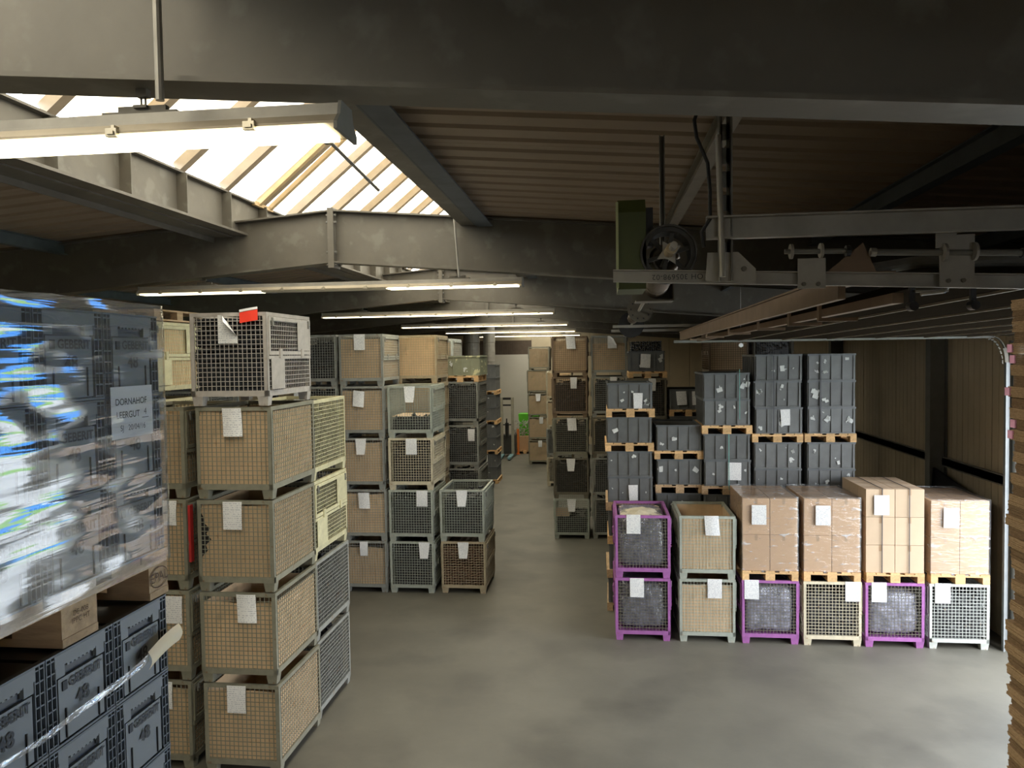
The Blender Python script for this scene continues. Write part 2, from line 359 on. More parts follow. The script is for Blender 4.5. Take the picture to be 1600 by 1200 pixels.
# purlins run between the frames, flush under the deck
def purlin(x, w=.10, h=.14, m=galv_blue, dz=0.0):
    z = ztop(x)+.008+dz
    mb = MB().box(x-w/2, YF, z-h, x+w/2, YB, z-h+.012).box(x-.005, YF, z-h+.012, x+.005, YB, z).box(x-w/2, YF, z-.010, x+w/2, YB, z)
    struct(link('ceiling_purlin', mb.mesh('purlin', m)))
for x in (2.25, 3.8, 5.3, -6.4, -8.6, -10.8): purlin(x)
purlin(.72, .09, .12, rail_m, -.0)
# skylight lantern along the ridge
CX0, CX1, CZ, LZ = -4.2, -1.5, 6.38, 7.36
sky = empty('window_2', (0,0,0)); struct(sky)
mb = MB().box(CX0-.015, YF, 5.95, CX0+.005, YB, CZ).box(CX0-.05, YF, 5.93, CX0+.12, YB, 5.955).box(CX0-.05, YF, CZ-.02, CX0+.07, YB, CZ)
link('kerb_beam', mb.mesh('kerb', galv), sky)
mb = MB().box(CX0-.30, YF, 5.915, CX0-.06, YB, 5.93).box(CX0-.31, YF, 5.86, CX0-.295, YB, 6.0)
link('kerb_flange', mb.mesh('kerb flange', galv), sky)
mb = MB().box(CX1-.005, YF, 5.98, CX1+.015, YB, CZ).box(CX1-.06, YF, 5.96, CX1+.12, YB, 5.985)
link('kerb_beam', mb.mesh('kerb', galv), sky)
link('kerb_channel', MB().box(CX1+.13, YF, 5.94, CX1+.30, YB, 5.955).box(CX1+.10, YF, 5.955, CX1+.115, YB, 6.05).mesh('kerb channel', galv_blue), sky)
stf = MB().box(CX0+.005, -.005, 5.955, CX0+.115, .005, CZ-.02).mesh('stiffener', galv)
LX, LZ = -2.42, 7.84
bar = MB().bar((CX0+.02, 0, CZ+.02), (LX, 0, LZ), .10, .10).bar((LX, 0, LZ), (CX1-.02, 0, CZ+.02), .06, .10).mesh('glazing_bar', mat('warm glazing bar', (.34,.27,.19), .6))
pL = MB().poly([(CX0, .03, CZ+.08), (CX0, .89, CZ+.08), (LX, .89, LZ+.06), (LX, .03, LZ+.06)]).mesh('pane', pane_m)
pR = MB().poly([(CX1, .03, CZ+.08), (CX1, .89, CZ+.08), (LX, .89, LZ+.06), (LX, .03, LZ+.06)]).mesh('pane', pane_m)
y = YF+.3; n = 0
while y < YB-.9:
    link('stiffener', stf, sky, (0, y, 0)); link('glazing_bar', bar, sky, (0, y, 0))
    link('pane', pL, sky, (0, y, 0)); link('pane', pR, sky, (0, y, 0)); y += .92; n += 1
link('ridge_bar', MB().box(LX-.04, YF, LZ-.02, LX+.04, YB, LZ+.09).mesh('ridge', brownm), sky)
mb = MB()
for Y in (YF, YB-.02): mb.poly([(CX0, Y, 5.95), (CX1, Y, 5.95), (CX1, Y, CZ+.1), (LX, Y, LZ+.1), (CX0, Y, CZ+.1)])
link('gable', mb.mesh('gable', galv), sky)
# opening vent in the lantern: framed sash with a push rod
vt = MB()
for yy in (9.02, 9.33): vt.bar((CX0+.05, yy, CZ-.02), (LX-.05, yy, LZ-.06), .07, .05)
vt.bar((CX0+.06, 8.9, CZ-.01), (CX0+.06, 9.4, CZ-.01), .05, .05)
link('vent_sash', vt.mesh('vent', mat('vent frame', (.55,.40,.22), .6)), sky)
link('push_rod', MB().tube([(-1.75, 4.6, 5.93), (-1.72, 5.9, 5.80)], .012, 8).bar((-1.76, 4.45, 5.95), (-1.75, 4.9, 5.9), .05, .03).mesh('rod', rail_m), sky)

# ------------------------------------------------------------------ lamps
def make_lamp(Y, lits, label, z=5.28, x1=-.87, ln=4.56):
    x0 = x1-ln; r = empty('strip_lamp', (0, Y, z))
    tag(r, label, 'lamp', 'fluorescent strip lamps under the roof frames')
    hs = MB().prism([(-.05,.082),(-.05,.052),(-.062,.048),(-.062,.04),(.062,.04),(.062,.048),(.05,.052),(.05,.082)], x0, x1)
    link('housing', cached('lh', lambda: hs.mesh('housing', rail_m)), r)
    rf = MB().prism([(-.062,.04),(-.085,.012),(-.10,.008),(-.10,0),(.10,0),(.10,.008),(.085,.012),(.062,.04)], x0, x1)
    link('reflector', cached('lr', lambda: rf.mesh('reflector', mat('lamp tray', (.40,.34,.25), .45, .2))), r)
    for k in range(3):
        a = x0+.03+k*(ln-.06)/3; b = a+(ln-.06)/3-.02
        m = {2: lit, 1: dim_l, 0: unlit}[lits[k]]
        c = MB().prism([(-.088,-.002),(-.088,-.010),(-.075,-.016),(.075,-.016),(.088,-.010),(.088,-.002)], a, b)
        link('lamp_cover', c.mesh('cover', m), r)
    for xx in (x0, x1):
        e = MB().prism([(-.055,.087),(-.068,.04),(-.105,.004),(-.105,-.02),(.105,-.02),(.105,.004),(.068,.04),(.055,.087)], xx-.006, xx+.006)
        link('end_cap', e.mesh('cap', galv_dark), r)
    cl = cached('clip', lambda: MB().box(-.02,-.112,-.012,.02,-.092,.016).box(-.012,-.118,-.006,.012,-.106,.006).box(-.006,-.1,.01,.006,-.07,.03).mesh('clip', mat('clip steel', (.5,.45,.35), .3, .6)))
    n = 9
    cov = [c_ for c_ in r.children if c_.name.startswith('lamp_cover')]
    for k in range(n): link('clip', cl, cov[k//3], (x0+.3+k*(ln-.6)/(n-1), 0, 0))
    for xx in (x1-.74, x0+.80):
        hg = MB()
        zt = zbot(xx)-z
        if zt < .16: zt = .16
        hg.box(xx-.14, -.03, .082, xx+.14, .03, .096); hg.prism([(-.012,.096),(.012,.096),(.012,.12),(-.012,.12)], xx-.09, xx+.09)
        hg.bar((xx, 0, .11), (xx, 0, .11+.01), .05)
        k = .12
        while k < zt-.005:
            hg.tube([(xx-.008, 0, k), (xx-.008, 0, min(k+.028, zt))], .004, 6); hg.tube([(xx+.008, 0, k), (xx+.008, 0, min(k+.028, zt))], .004, 6); k += .024
        hg.bar((xx, 0, zt-.03), (xx, 0, zt), .04, .03)
        link('hanger', hg.mesh('hanger', galv), r)
    return r
lamp_labels = ['brightly lit strip lamp closest to the camera under the first roof frame',
 'strip lamp hung under the second roof frame, one cover dark', 'strip lamp hung under the third roof frame from the camera',
 'strip lamp hung under the fourth roof frame from the camera', 'strip lamp hung under the fifth roof frame from the camera',
 'farthest strip lamp, under the roof frame next to the pale end wall']
for k, (Y, L_) in enumerate(zip((2.6, 8.6, 14.6, 20.6, 26.6, 32.6), ((2,2,2),(1,0,2),(1,2,2),(2,1,2),(2,2,2),(2,2,2)))):
    make_lamp(Y, L_, lamp_labels[k])
def conduit(x, Y, z0, z1, label):
    o = link('cable_conduit', MB().tube([(x, 0, 0), (x, 0, z1-z0)], .014, 10).mesh('conduit', rail_m), None, (x*0, Y, z0)); tag(o, label, 'conduit')
conduit(-1.44, 2.42, 5.355, 6.02, 'grey vertical cable conduit dropping to the brightly lit closest lamp')
o = link('cable_conduit', MB().tube([(-1.61, 0, .75), (-1.56, 0, 0)], .012, 8).box(-1.68, -.03, .73, -1.55, .03, .86).mesh('conduit', rail_m), None, (0, 8.42, 5.365)); tag(o, 'pale conduit with junction box in front of the second roof frame', 'conduit')

# ------------------------------------------------------------------ mesh boxes
GW, GD, GH = .85, 1.2, .985
hw = GW/2
def g_mesh(kind, mk):
    m = GM[mk]
    def post():
        mb = MB().box(-.0, 0, .10, .042, .006, .945).box(0, 0, .10, .006, .042, .945).box(.006,.006,.90,.04,.04,.945); return mb.mesh('post', m)
    def rim():
        mb = MB()
        for y0 in (0, GD-.04): mb.box(-hw, y0, .945, hw, y0+.04, .985)
        for x0 in (-hw, hw-.04): mb.box(x0, .04, .945, x0+.04, GD-.04, .985)
        return mb.mesh('rim', m)
    def base():
        mb = MB()
        for y0 in (0, GD-.05): mb.box(-hw, y0, .10, hw, y0+.05, .16)
        for x0 in (-hw, hw-.05): mb.box(x0, .05, .10, x0+.05, GD-.05, .16)
        mb.box(-hw+.05, .05, .13, hw-.05, GD-.05, .145)
        return mb.mesh('base', m)
    def foot(): return MB().taper(-.06, -.055, .06, .055, 0, .10, .012).mesh('foot', m)
    if mk == 'purple' and kind in ('front', 'side'): m = GM['dark']
    def grid_(w, z0=.16, z1=.945, sp=.0485):
        mb = MB(); n = round(w/sp); r = .0032
        for i in range(1, n):
            x = -w/2 + w*i/n; mb.box(x-r, -r, z0, x+r, r, z1)
        nz = round((z1-z0)/sp)
        for i in range(1, nz):
            z = z0+(z1-z0)*i/nz; mb.box(-w/2, -r-.005, z-r, w/2, r-.005, z+r)
        return mb
    if kind == 'post': return cached(('post', mk), post)
    if kind == 'rim': return cached(('rim', mk), rim)
    if kind == 'base': return cached(('base', mk), base)
    if kind == 'foot': return cached(('foot', mk), foot)
    if kind == 'front': return cached(('front', mk), lambda: grid_(GW-.05).mesh('wire', m))
    if kind == 'dense': return cached(('dense', mk), lambda: (lambda b: b.mesh('wire', m))(grid_(GW-.05, sp=.0475)))
    if kind == 'side': return cached(('side', mk), lambda: grid_(GD-.05).mesh('wire', m))
    if kind == 'gate':
        def gate():
            mb = MB().box(-GD/2+.03, -.014, .535, GD/2-.03, .0, .575).box(-GD/2+.03, -.014, .90, GD/2-.03, .0, .94)
            for x in (-GD/2+.03, GD/2-.06): mb.box(x, -.014, .575, x+.03, 0, .90)
            mb.box(-GD/2+.02, -.010, .49, GD/2-.02, .0, .525)
            for x in (-.3, .3): mb.box(x-.03, -.03, .50, x+.03, -.012, .60)
            return mb.mesh('gate', m)
        return cached(('gate', mk), gate)
    if kind == 'plate': return cached(('plate', mk), lambda: MB().box(-.17, -.018, 0, .17, -.012, .33).mesh('plate', m))
def liner_mesh(h, v):
    def mk():
        mb = MB(); r = random.Random(v*17); ph = [r.uniform(0, 6) for _ in range(6)]
        w, d = hw-.022, GD
        def wob(a, z): return .005*math.sin(a*7+ph[0]+z*5)+.004*math.sin(a*15+ph[1]-z*9)
        mb.grid(lambda u, t: (-w+2*w*u, .024+abs(wob(u, t)), .148+(h-.148)*t + (.006*math.sin(u*9+ph[2]) if t == 1 else 0)), 12, 6)
        mb.grid(lambda u, t: (w-2*w*u, GD-.024-abs(wob(u, t)), .148+(h-.148)*t), 12, 6)
        mb.grid(lambda u, t: (w-abs(wob(u, t))*.5, .024+(d-.048)*u, .148+(h-.148)*t), 12, 6)
        mb.grid(lambda u, t: (-w+abs(wob(u, t))*.5, d-.024-(d-.048)*u, .148+(h-.148)*t), 12, 6)
        return mb.mesh('liner', linerm)
    return cached(('liner', round(h, 2), v), mk)
def note_mesh(v):
    def mk():
        w, h = (.215, .30) if v != 3 else (.16, .27); nu, nv = 6, 8; mb = MB()
        def fn(u, t):                                          # t = 0 at the top
            x = -w/2+w*u; y = -.004; z = -h*t
            if v == 1:
                c = max(0, (1-t)*1.0+u-1.25); y -= .22*c; x -= .10*c; z -= .10*c
            elif v == 2:
                y -= .03*t*t; x *= 1-.28*t
            elif v == 3:
                y -= .012*math.sin(t*3); x *= 1-.1*t
            elif v == 4:
                y -= .02*t*t+.01*math.sin(u*3); x += .02*t
            else: y -= .010*math.sin(t*2.6)*u
            return (x, y, z)
        mb.grid(fn, nu, nv); me = mb.mesh('note', paper, smooth=True)
        uvl = me.uv_layers.new(name='UVMap')
        for p in me.polygons:
            for li in p.loop_indices:
                vi = me.loops[li].vertex_index; uvl.data[li].uv = ((vi % (nu+1))/nu, 1-(vi//(nu+1))/nv)
        return me
    return cached(('note', v), mk)
def add_note(root, dx=0.0, v=0, z=.965, tilt=0.0, y=-.004):
    o = link('delivery_note', note_mesh(v), root, (dx, y, z), (0, tilt, 0)); return o
# loose black mouldings that fill a box: tubes, elbows and flat housings
def fill_mesh(v, m, h=.70):
    def mk():
        r = random.Random(100+v); mb = MB(); w = hw-.05
        mb.box(-w+.035, .065, .150, w-.035, GD-.065, .15+h*.88)
        for face in range(3):
            for k in range(70):
                t = .17+r.random()*h*.9; L = r.uniform(.06, .2); s = r.uniform(.012, .028)
                if face == 0: x = r.uniform(-w+.1, w-.1); c = Vector((x, r.uniform(.045, .09), t)); d = Vector((r.uniform(-1,1), r.uniform(-.1,.1), r.uniform(-.5,.5)))
                elif face == 1: c = Vector((w-r.uniform(.02, .06), r.uniform(.12, GD-.12), t)); d = Vector((r.uniform(-.1,.1), r.uniform(-1,1), r.uniform(-.5,.5)))
                else: c = Vector((r.uniform(-w+.1, w-.1), r.uniform(.12, GD-.12), .15+h*r.uniform(.7, .98))); d = Vector((r.uniform(-1,1), r.uniform(-1,1), r.uniform(-.2,.2)))
                d = d.normalized()*L*.5
                if face == 0: d.y *= .3
                if k % 3: mb.tube([c-d, c+d*.2, c+d+Vector((0,0,.02))], s, 7)
                else: mb.bar(c-d, c+d, s*2.2, s*1.2)
        mb.v = [(max(-w, min(w, x)), max(.03, min(GD-.03, y)), max(.148, z)) for x, y, z in mb.v]
        return mb.mesh('parts', m)
    return cached(('fill', v, m.name, h), mk)
def pipes_mesh():
    mb = MB(); r = random.Random(3); w = hw-.04
    for j in range(15):
        for i in range(22):
            z = .175+j*.052+r.uniform(-.006,.006); y = .06+i*.05
            if i in (0, 1, 20, 21) or j > 12: mb.tube([(-w, y, z+r.uniform(-.01,.01)), (-w/3, y, z+.006), (w/3, y+.003, z-.004), (w, y, z+r.uniform(-.01,.01))], .0225, 8)
    return mb.mesh('pipes', blackg)
def layers_mesh():
    mb = MB(); r = random.Random(5); w = hw-.04
    m = mat('rust brown corrugated sheets', (.13,.065,.035), .6, 0, .3, 8)
    for k in range(17):
        z = .155+k*.044; 
        mb.grid(lambda u, t: (-w+2*w*u, .05+(GD-.1)*t, z+.010*math.sin(u*40+k)), 40, 1)
        mb.grid(lambda u, t: (-w+2*w*u, .05, z+.010*math.sin(u*40+k)-.02*t), 40, 1)
        mb.grid(lambda u, t: (w, .05+(GD-.1)*u, z-.02*t+.01), 4, 1)
    return mb.mesh('layers', m)
def bag_mesh(v, m, h=.78, out=0.0):
    def mk():
        w = hw-.045; off = v*3.7
        def P(a, b, f):
            return None
        bmv = []; mb = MB(); nx, ny, nz = 14, 16, 12
        def sh(x, y, z):                                    # unit cube -> soft sack
            e = 6.5+.5*v
            l = (abs(x)**e+abs(y)**e+abs(z)**e)**(1/e); s = max(abs(x), abs(y), abs(z))/max(l, 1e-6)
            x, y, z = x*s, y*s, z*s
            px, py, pz = x*w, GD/2+y*(GD/2-.05), .15+h/2+z*h/2
            n = noise.noise(Vector((px*5+off, py*5, pz*5)))*.022+noise.noise(Vector((px*13, py*13+off, pz*13)))*.010
            d = Vector((x, y, z)).normalized()
            q = Vector((px, py, pz))+d*n
            return (max(-w-.015, min(w+.015, q.x)), max(.025, min(GD-.025, q.y)), max(.148, q.z))
        def face(fn): mb.grid(fn, 22, 22)
        face(lambda u, t: sh(2*u-1, -1, 2*t-1)); face(lambda u, t: sh(1-2*u, 1, 2*t-1))
        face(lambda u, t: sh(1, 2*u-1, 2*t-1)); face(lambda u, t: sh(-1, 1-2*u, 2*t-1)); face(lambda u, t: sh(2*u-1, 2*t-1, 1))
        return mb.mesh('bag', m, smooth=True)
    return cached(('bag', v, m.name, h), mk)
bagm = mat('dark lumpy sack', (.17,.17,.21), .3, 0, .45, 14, .9, 16); bagg = mat('silver film sack', (.34,.34,.42), .27, .1, .45, 12, 1.0, 13)
bagw = mat('dusty white sack top', (.62,.56,.42), .5, 0, .2, 8, .8, 12)

ORD = ['bottom', 'second', 'third', 'fourth', 'fifth']
def gitter(x, y, z, mk, fill, label, note=None, rz=0.0, gates=True, lh=.90, v=None, grp='steel mesh boxes stacked in columns', plates=0, backhalf=False, far=False):
    r = empty('mesh_box', (x, y, z), rz); tag(r, label, 'mesh box', grp)
    if v is None: v = RND.randrange(5)
    for (px, py, rot) in ((-hw, 0, 0), (hw, 0, PI/2), (hw, GD, PI), (-hw, GD, -PI/2)):
        link('corner_post', g_mesh('post', mk), r, (px, py, 0), (0, 0, rot))
    link('top_rim', g_mesh('rim', mk), r); link('base_frame', g_mesh('base', mk), r)
    for px in (-hw+.062, hw-.062):
        for py in (.058, GD-.058): link('foot', g_mesh('foot', mk), r, (px, py, 0))
    for (px, py, rot, kd) in ((0, .010, 0, 'front'), (hw-.010, GD/2, PI/2, 'side'), (0, GD-.010, PI, 'front'), (-hw+.010, GD/2, -PI/2, 'side')):
        link('wire_mesh', g_mesh(kd, mk), r, (px, py, 0), (0, 0, rot))['kind'] = 'stuff'
    if gates:
        dg = link('drop_gate', g_mesh('gate', mk), r, (hw+.002, GD/2, 0), (0, 0, PI/2))
        for xx in (-.50, .50): link('latch', cached('latch', lambda: MB().box(-.012, -.03, .84, .012, -.014, .93).box(-.02, -.034, .86, .02, -.026, .875).mesh('latch', galv_dark)), dg, (xx, 0, 0))
        link('drop_gate', g_mesh('gate', mk), r, (-hw-.002, GD/2, 0), (0, 0, -PI/2))
    if plates:
        link('name_plate', g_mesh('plate', mk), r, (hw, GD-.24, .58), (0, 0, PI/2))
        link('name_plate', g_mesh('plate', mk), r, (hw, .24, .17), (0, 0, PI/2))
    if fill == 'liner': link('cardboard_lining', liner_mesh(lh, v), r)
    if note is not None: add_note(r, *note)
    return r
def content(x, y, z, me, label, name='moulded_parts', cat='parts', grp='dark contents of the mesh boxes', kind='stuff', rz=0.0):
    o = link(name, me, None, (x, y, z), (0, 0, rz)); tag(o, label, cat, grp, kind); return o
WHAT = {'olive': 'olive grey', 'grey': 'grey', 'greygreen': 'grey green', 'cream': 'cream', 'purple': 'purple', 'dark': 'dark brown grey', 'rose': 'pinkish grey', 'pale': 'pale grey', 'beige': 'beige', 'brown': 'brown', 'rust': 'rusty'}
def stack(x, y, where, rows, z0=0.0, pitch=GH, dy=0.0):
    """rows bottom to top: (frame colour, fill, note dx or None, note variant)"""
    n = len(rows)
    for i, rw in enumerate(rows):
        mk, fill, nd, nv = rw[:4]; kw = rw[4] if len(rw) > 4 else {}
        ofs = kw.pop('ofs', RND.uniform(-.012, .012)); rz = kw.pop('rz', RND.uniform(-.006, .006)); z = z0+i*pitch
        lv = (ORD[i] if i < n-1 or n == 1 else 'topmost')
        what = {'liner': 'cardboard lined', 'dark': 'open', 'bag': 'sack filled', 'none': 'open', 'pipes': 'pipe filled', 'layers': 'sheet filled', 'half': 'half empty'}[fill]
        gitter(x+ofs, y+RND.uniform(-.008, .008), z, mk, fill, '%s %s mesh box, %s in %s' % (WHAT[mk], what, lv, where), None if nd is None else (nd, nv, kw.pop('nz', .975), kw.pop('nt', 0.0)), rz=rz, v=i, **kw)
        if fill == 'dark': content(x+ofs, y, z, fill_mesh((i+int(abs(x)*3)) % 3, black, .74), 'dark plastic parts in the %s mesh box of %s' % (lv, where))
# big stack closest to the camera, left of the aisle (front at y 7.75)
L = .0
stack(-3.90, 7.75, 'the tall lined stack nearest the camera', [
 ('olive','liner',-.05,0,{'lh':.91,'ofs':-.0,'gates':False}), ('olive','liner',.10,4,{'lh':.87,'gates':False}), ('olive','liner',-.02,0,{'lh':.93,'gates':False}), ('olive','liner',-.01,4,{'lh':.93,'ofs':.0,'gates':False})], pitch=1.0)
gitter(-3.905, 7.70, 4.0, 'rose', 'pipes', 'pinkish grey mesh box of black pipes on the nearest stack, red tagged', (-.0, 1, .96), plates=1, rz=0.0)
content(-3.905, 7.70, 4.0, pipes_mesh(), 'glossy black pipes lying across the red tagged mesh box', 'pipes', 'pipes')
tg = link('red_tag', MB().grid(lambda u, t: (-.10+.20*u, -.012-.01*math.sin(u*3), -.11*t+.03*u), 6, 2).mesh('tag', [redp]), None, (-3.66, 7.685, 4.98)); tag(tg, 'red tag with white edge on top mesh box', 'tag')
link('tag_edge', MB().grid(lambda u, t: (-.10+.20*u, -.014-.01*math.sin(u*3), .005+.025*t+.03*u), 6, 1).mesh('edge', [whitep]), tg)
stack(-4.90, 7.78, 'the lined column behind the wrapped crates', [
 ('olive','liner',.10,0,{'lh':.90}), ('olive','liner',.24,0,{'lh':.93,'nz':.93}), ('olive','liner',.24,3,{'lh':.93}), ('olive','liner',None,0,{'lh':.91})], pitch=1.0)
stack(-3.93, 8.97, 'the second column back from the red tag', [
 ('grey','dark',None,0,{'gates':False}), ('grey','dark',None,0,{'gates':False}), ('cream','dark',None,0,{'plates':1}), ('cream','dark',None,0,{'gates':False,'lh':.5})], pitch=.995)
n_ = add_note(bpy.data.objects['mesh_box'], 0, 0); bpy.data.objects.remove(n_)
stack(-6.02, 9.05, 'the cream column far left', [('cream','liner',None,0)]*4+[('cream','liner',None,0,{'plates':1})], pitch=1.0)
hole = MB(); rr = random.Random(2); pts_ = [(-.405, .0, .30), (-.405, 0, .88)]+[(-.405+.13*math.sin(PI*t_/9)*(1 if t_ % 2 else .55), 0, .86-.06*t_) for t_ in range(1, 9)]
hole.poly([(x, 0, z) for x, _, z in pts_])
tb = [o_ for o_ in bpy.data.objects if o_.get('label', '').startswith('olive grey cardboard lined mesh box, third in the tall lined')]
if tb: link('torn_gap', hole.mesh('torn', black), tb[0], (0, .0165, 0))
tb = [o_ for o_ in bpy.data.objects if o_.get('label', '').startswith('olive grey cardboard lined mesh box, third in the lined column behind')]
if tb: link('red_side_bar', MB().box(hw+.004, .02, .30, hw+.03, .08, .92).mesh('bar', mat('faded red paint', (.45,.03,.03), .5)), tb[0])
# middle group left of the aisle (front at y 14.1)
stack(-4.52, 14.1, 'the lined column second from the aisle', [
 ('grey','liner',-.02,3,{'lh':.86}), ('grey','liner',-.02,4,{'nz':.93}), ('grey','liner',-.03,2), ('grey','liner',-.06,4,{'nz':.90,'nt':.12}), ('grey','liner',-.02,0,{'nz':.985})])
stack(-3.60, 14.1, 'the notched column beside the short aisle column', [
 ('greygreen','dark',.24,2), ('greygreen','dark',.22,0), ('beige','dark',.02,0), ('greygreen','half',.0,2)])
content(-3.60, 14.1, GH*3, fill_mesh(2, black, .24), 'low layer of dark parts in the open top box, notched column', rz=0)
o = link('cardboard_sheet', MB().box(-.36, .06, .40, .30, .9, .41).mesh('sheet', cardl), None, (-3.60, 14.1, GH*3)); tag(o, 'loose cardboard sheet lying in the half empty mesh box', 'cardboard')
stack(-2.64, 14.15, 'the two high column at the aisle', [('rust','layers',.0,2), ('greygreen','dark',.0,2)])
content(-2.64, 14.15, 0, layers_mesh(), 'rust brown corrugated sheets in the bottom aisle side mesh box', 'corrugated_sheets', 'sheets')
stack(-5.43, 14.1, 'the dark column behind the red tag', [('grey','dark',None,0)]*3+[('grey','dark',-.32,0), ('grey','dark',-.38,0)])
stack(-3.78, 15.4, 'the lined column behind the notched one', [('rust','liner',None,0)]*4+[('rust','liner',None,0,{'lh':.93})])
stack(-3.17, 16.9, 'the column carrying the greenish crate', [('grey','dark',None,0), ('grey','dark',None,0), ('grey','dark',.26,3,{'nz':.9}), ('grey','dark',None,0)], pitch=.975)
stack(-4.10, 16.9, 'the beige column behind the greenish crate', [('beige','liner',None,0)]*5)
stack(-4.02, 18.3, 'the pale column farther back, left row', [('pale','liner',None,0)]*5, pitch=.98)
# right of the aisle (front at y 18.5)
stack(-.77, 18.55, 'the aisle edge column, right row', [
 ('greygreen','half',.0,2), ('dark','dark',-.0,2), ('olive','dark',.03,4), ('brown','dark',.10,3), ('brown','liner',.02,4,{'lh':.88})])
o = link('cardboard_sheet', MB().box(-.38, .03, .55, -.05, .045, .76).mesh('sheet2', cardl), None, (-.77, 18.55, 0)); tag(o, 'cardboard piece behind the wires of the bottom right row box', 'cardboard')
content(-.77, 18.55, 0, fill_mesh(1, black, .40), 'low dark fill in the bottom box, right row aisle edge', rz=0)
stack(.17, 18.6, 'the second column, right row', [
 ('grey','dark',None,0), ('grey','dark',None,0), ('dark','dark',None,0), ('grey','dark',.10,3), ('grey','liner',.08,1,{'lh':.80})])
stack(.97, 17.0, 'the column under the glossy bundle', [('dark','dark',None,0)]*3+[('dark','dark',.12,3,{'nz':.98})], pitch=.985)
stack(2.78, 17.4, 'the dark column behind the grey crates', [('brown','dark',None,0)]*3+[('brown','liner',None,0)]*2)
stack(-1.45, 26.0, 'the half hidden column down the aisle', [('beige','dark',None,0), ('grey','dark',None,0), ('beige','liner',None,0), ('beige','liner',None,0)], pitch=.97)
stack(-2.58, 31.2, 'the farthest lined column, end of aisle', [
 ('olive','liner',.05,3), ('olive','liner',.1,3), ('olive','liner',.0,2), ('olive','liner',None,0,{'lh':.93,'ofs':-.03}), ('olive','liner',None,0,{'ofs':.04})], pitch=.955)
# front right row (front at y 12.0)
def f(x, rows, where): stack(x, 12.0, where, rows)
f(.60, [('purple','bag',-.09,0,{'nz':.99}), ('purple','bag',-.14,0,{'nz':1.0})], 'the purple pair at the aisle')
for i, (m_, h_) in enumerate(((bagm, .74), (bagm, .80))):
    content(.60, 12.0, GH*i, bag_mesh(i, m_, h_), 'dark bulging foil sack in the %s purple mesh box at the aisle' % ('lower', 'upper')[i], 'foil_sack', 'sack', kind='thing')
    o = link('clear_film', bag_mesh(i, film_bag, h_+.015), None, (.60, 12.0, GH*i)); o.scale = (1.012, 1, 1.0); tag(o, 'creased clear film over the sack in the %s purple aisle box' % ('lower', 'upper')[i], 'film')
o = link('dusty_bedding', MB().grid(lambda u, t: (-.33+.66*u, .12+.9*t, .93+.09*math.sin(PI*u)*math.sin(PI*min(1, t*1.2+.1))+.03*noise.noise(Vector((u*6, t*6, 0)))), 22, 22).mesh('white', bagw, True), None, (.60, 12.0, GH)); tag(o, 'dusty pale cloth heaped on top of the upper purple box', 'cloth')
f(1.58, [('greygreen','liner',.11,0,{'lh':.90,'nz':.995}), ('greygreen','liner',.06,4,{'lh':.95,'nz':.995})], 'the grey green pair beside the purple pair')
f(2.53, [('purple','bag',-.28,0,{'nz':.995})], 'the single purple box under wrapped cartons')
content(2.53, 12.0, 0, bag_mesh(2, bagg, .74), 'silver wrinkled sack in the single purple box beside the grey green pair', 'foil_sack', 'sack', kind='thing')
o = link('clear_film', bag_mesh(2, film_bag, .752), None, (2.53, 12.0, 0)); tag(o, 'creased clear film over the sack in the single purple box', 'film')
f(3.44, [('beige','dark',.29,0,{'nz':.995})], 'the front row under wrapped cartons')
f(4.35, [('purple','bag',-.23,0,{'nz':.995})], 'the front row under strapped cartons')
content(4.35, 12.0, 0, bag_mesh(0, bagg, .70), 'silver wrinkled sack in the purple box under the strapped cartons', 'foil_sack', 'sack', kind='thing')
o = link('clear_film', bag_mesh(0, film_bag, .712), None, (4.35, 12.0, 0)); tag(o, 'creased clear film over the sack under the strapped cartons', 'film')
f(5.27, [('pale','dark',-.24,0,{'nz':.995})], 'the front row next to the wall')

# ------------------------------------------------------------------ pallets
def slab(key, x0, y0, z0, x1, y1, z1, m, bev=.003):
    return cached(('slab', key, m.name), lambda: MB().box(x0, y0, z0, x1, y1, z1).mesh(key, m))
PW, PD = .83, 1.2
def pallet(x, y, z, label, m=None, rz=0.0, simple=False, grp='wooden euro pallets'):
    m = m or woodm; r = empty('wooden_pallet', (x, y, z), rz); tag(r, label, 'pallet', grp); h = PW/2
    tw = .135; ts = [-h+tw/2, -h/2+.005, 0, h/2-.005, h-tw/2]
    a = slab('top_board', -tw/2, 0, .122, tw/2, PD, .144, m)
    for q in ts: link('top_board', a, r, (q, 0, 0))
    a = slab('cross_board', -h, -.07, .100, h, .07, .122, m)
    for q in (.072, PD/2, PD-.072): link('cross_board', a, r, (0, q, 0))
    a = slab('block', -.05, -.07, .022, .05, .07, .100, m); b = slab('block_wide', -.07, -.07, .022, .07, .07, .100, m)
    for q in (.072, PD/2, PD-.072):
        for s in (-1, 0, 1): link('block', b if s == 0 else a, r, (s*(h-.05), q, 0))
    a = slab('bottom_board', -.05, 0, 0, .05, PD, .022, m); b = slab('bottom_board_wide', -.07, 0, 0, .07, PD, .022, m)
    for s in (-1, 0, 1): link('bottom_board', b if s == 0 else a, r, (s*(h-.05), 0, 0))
    return r

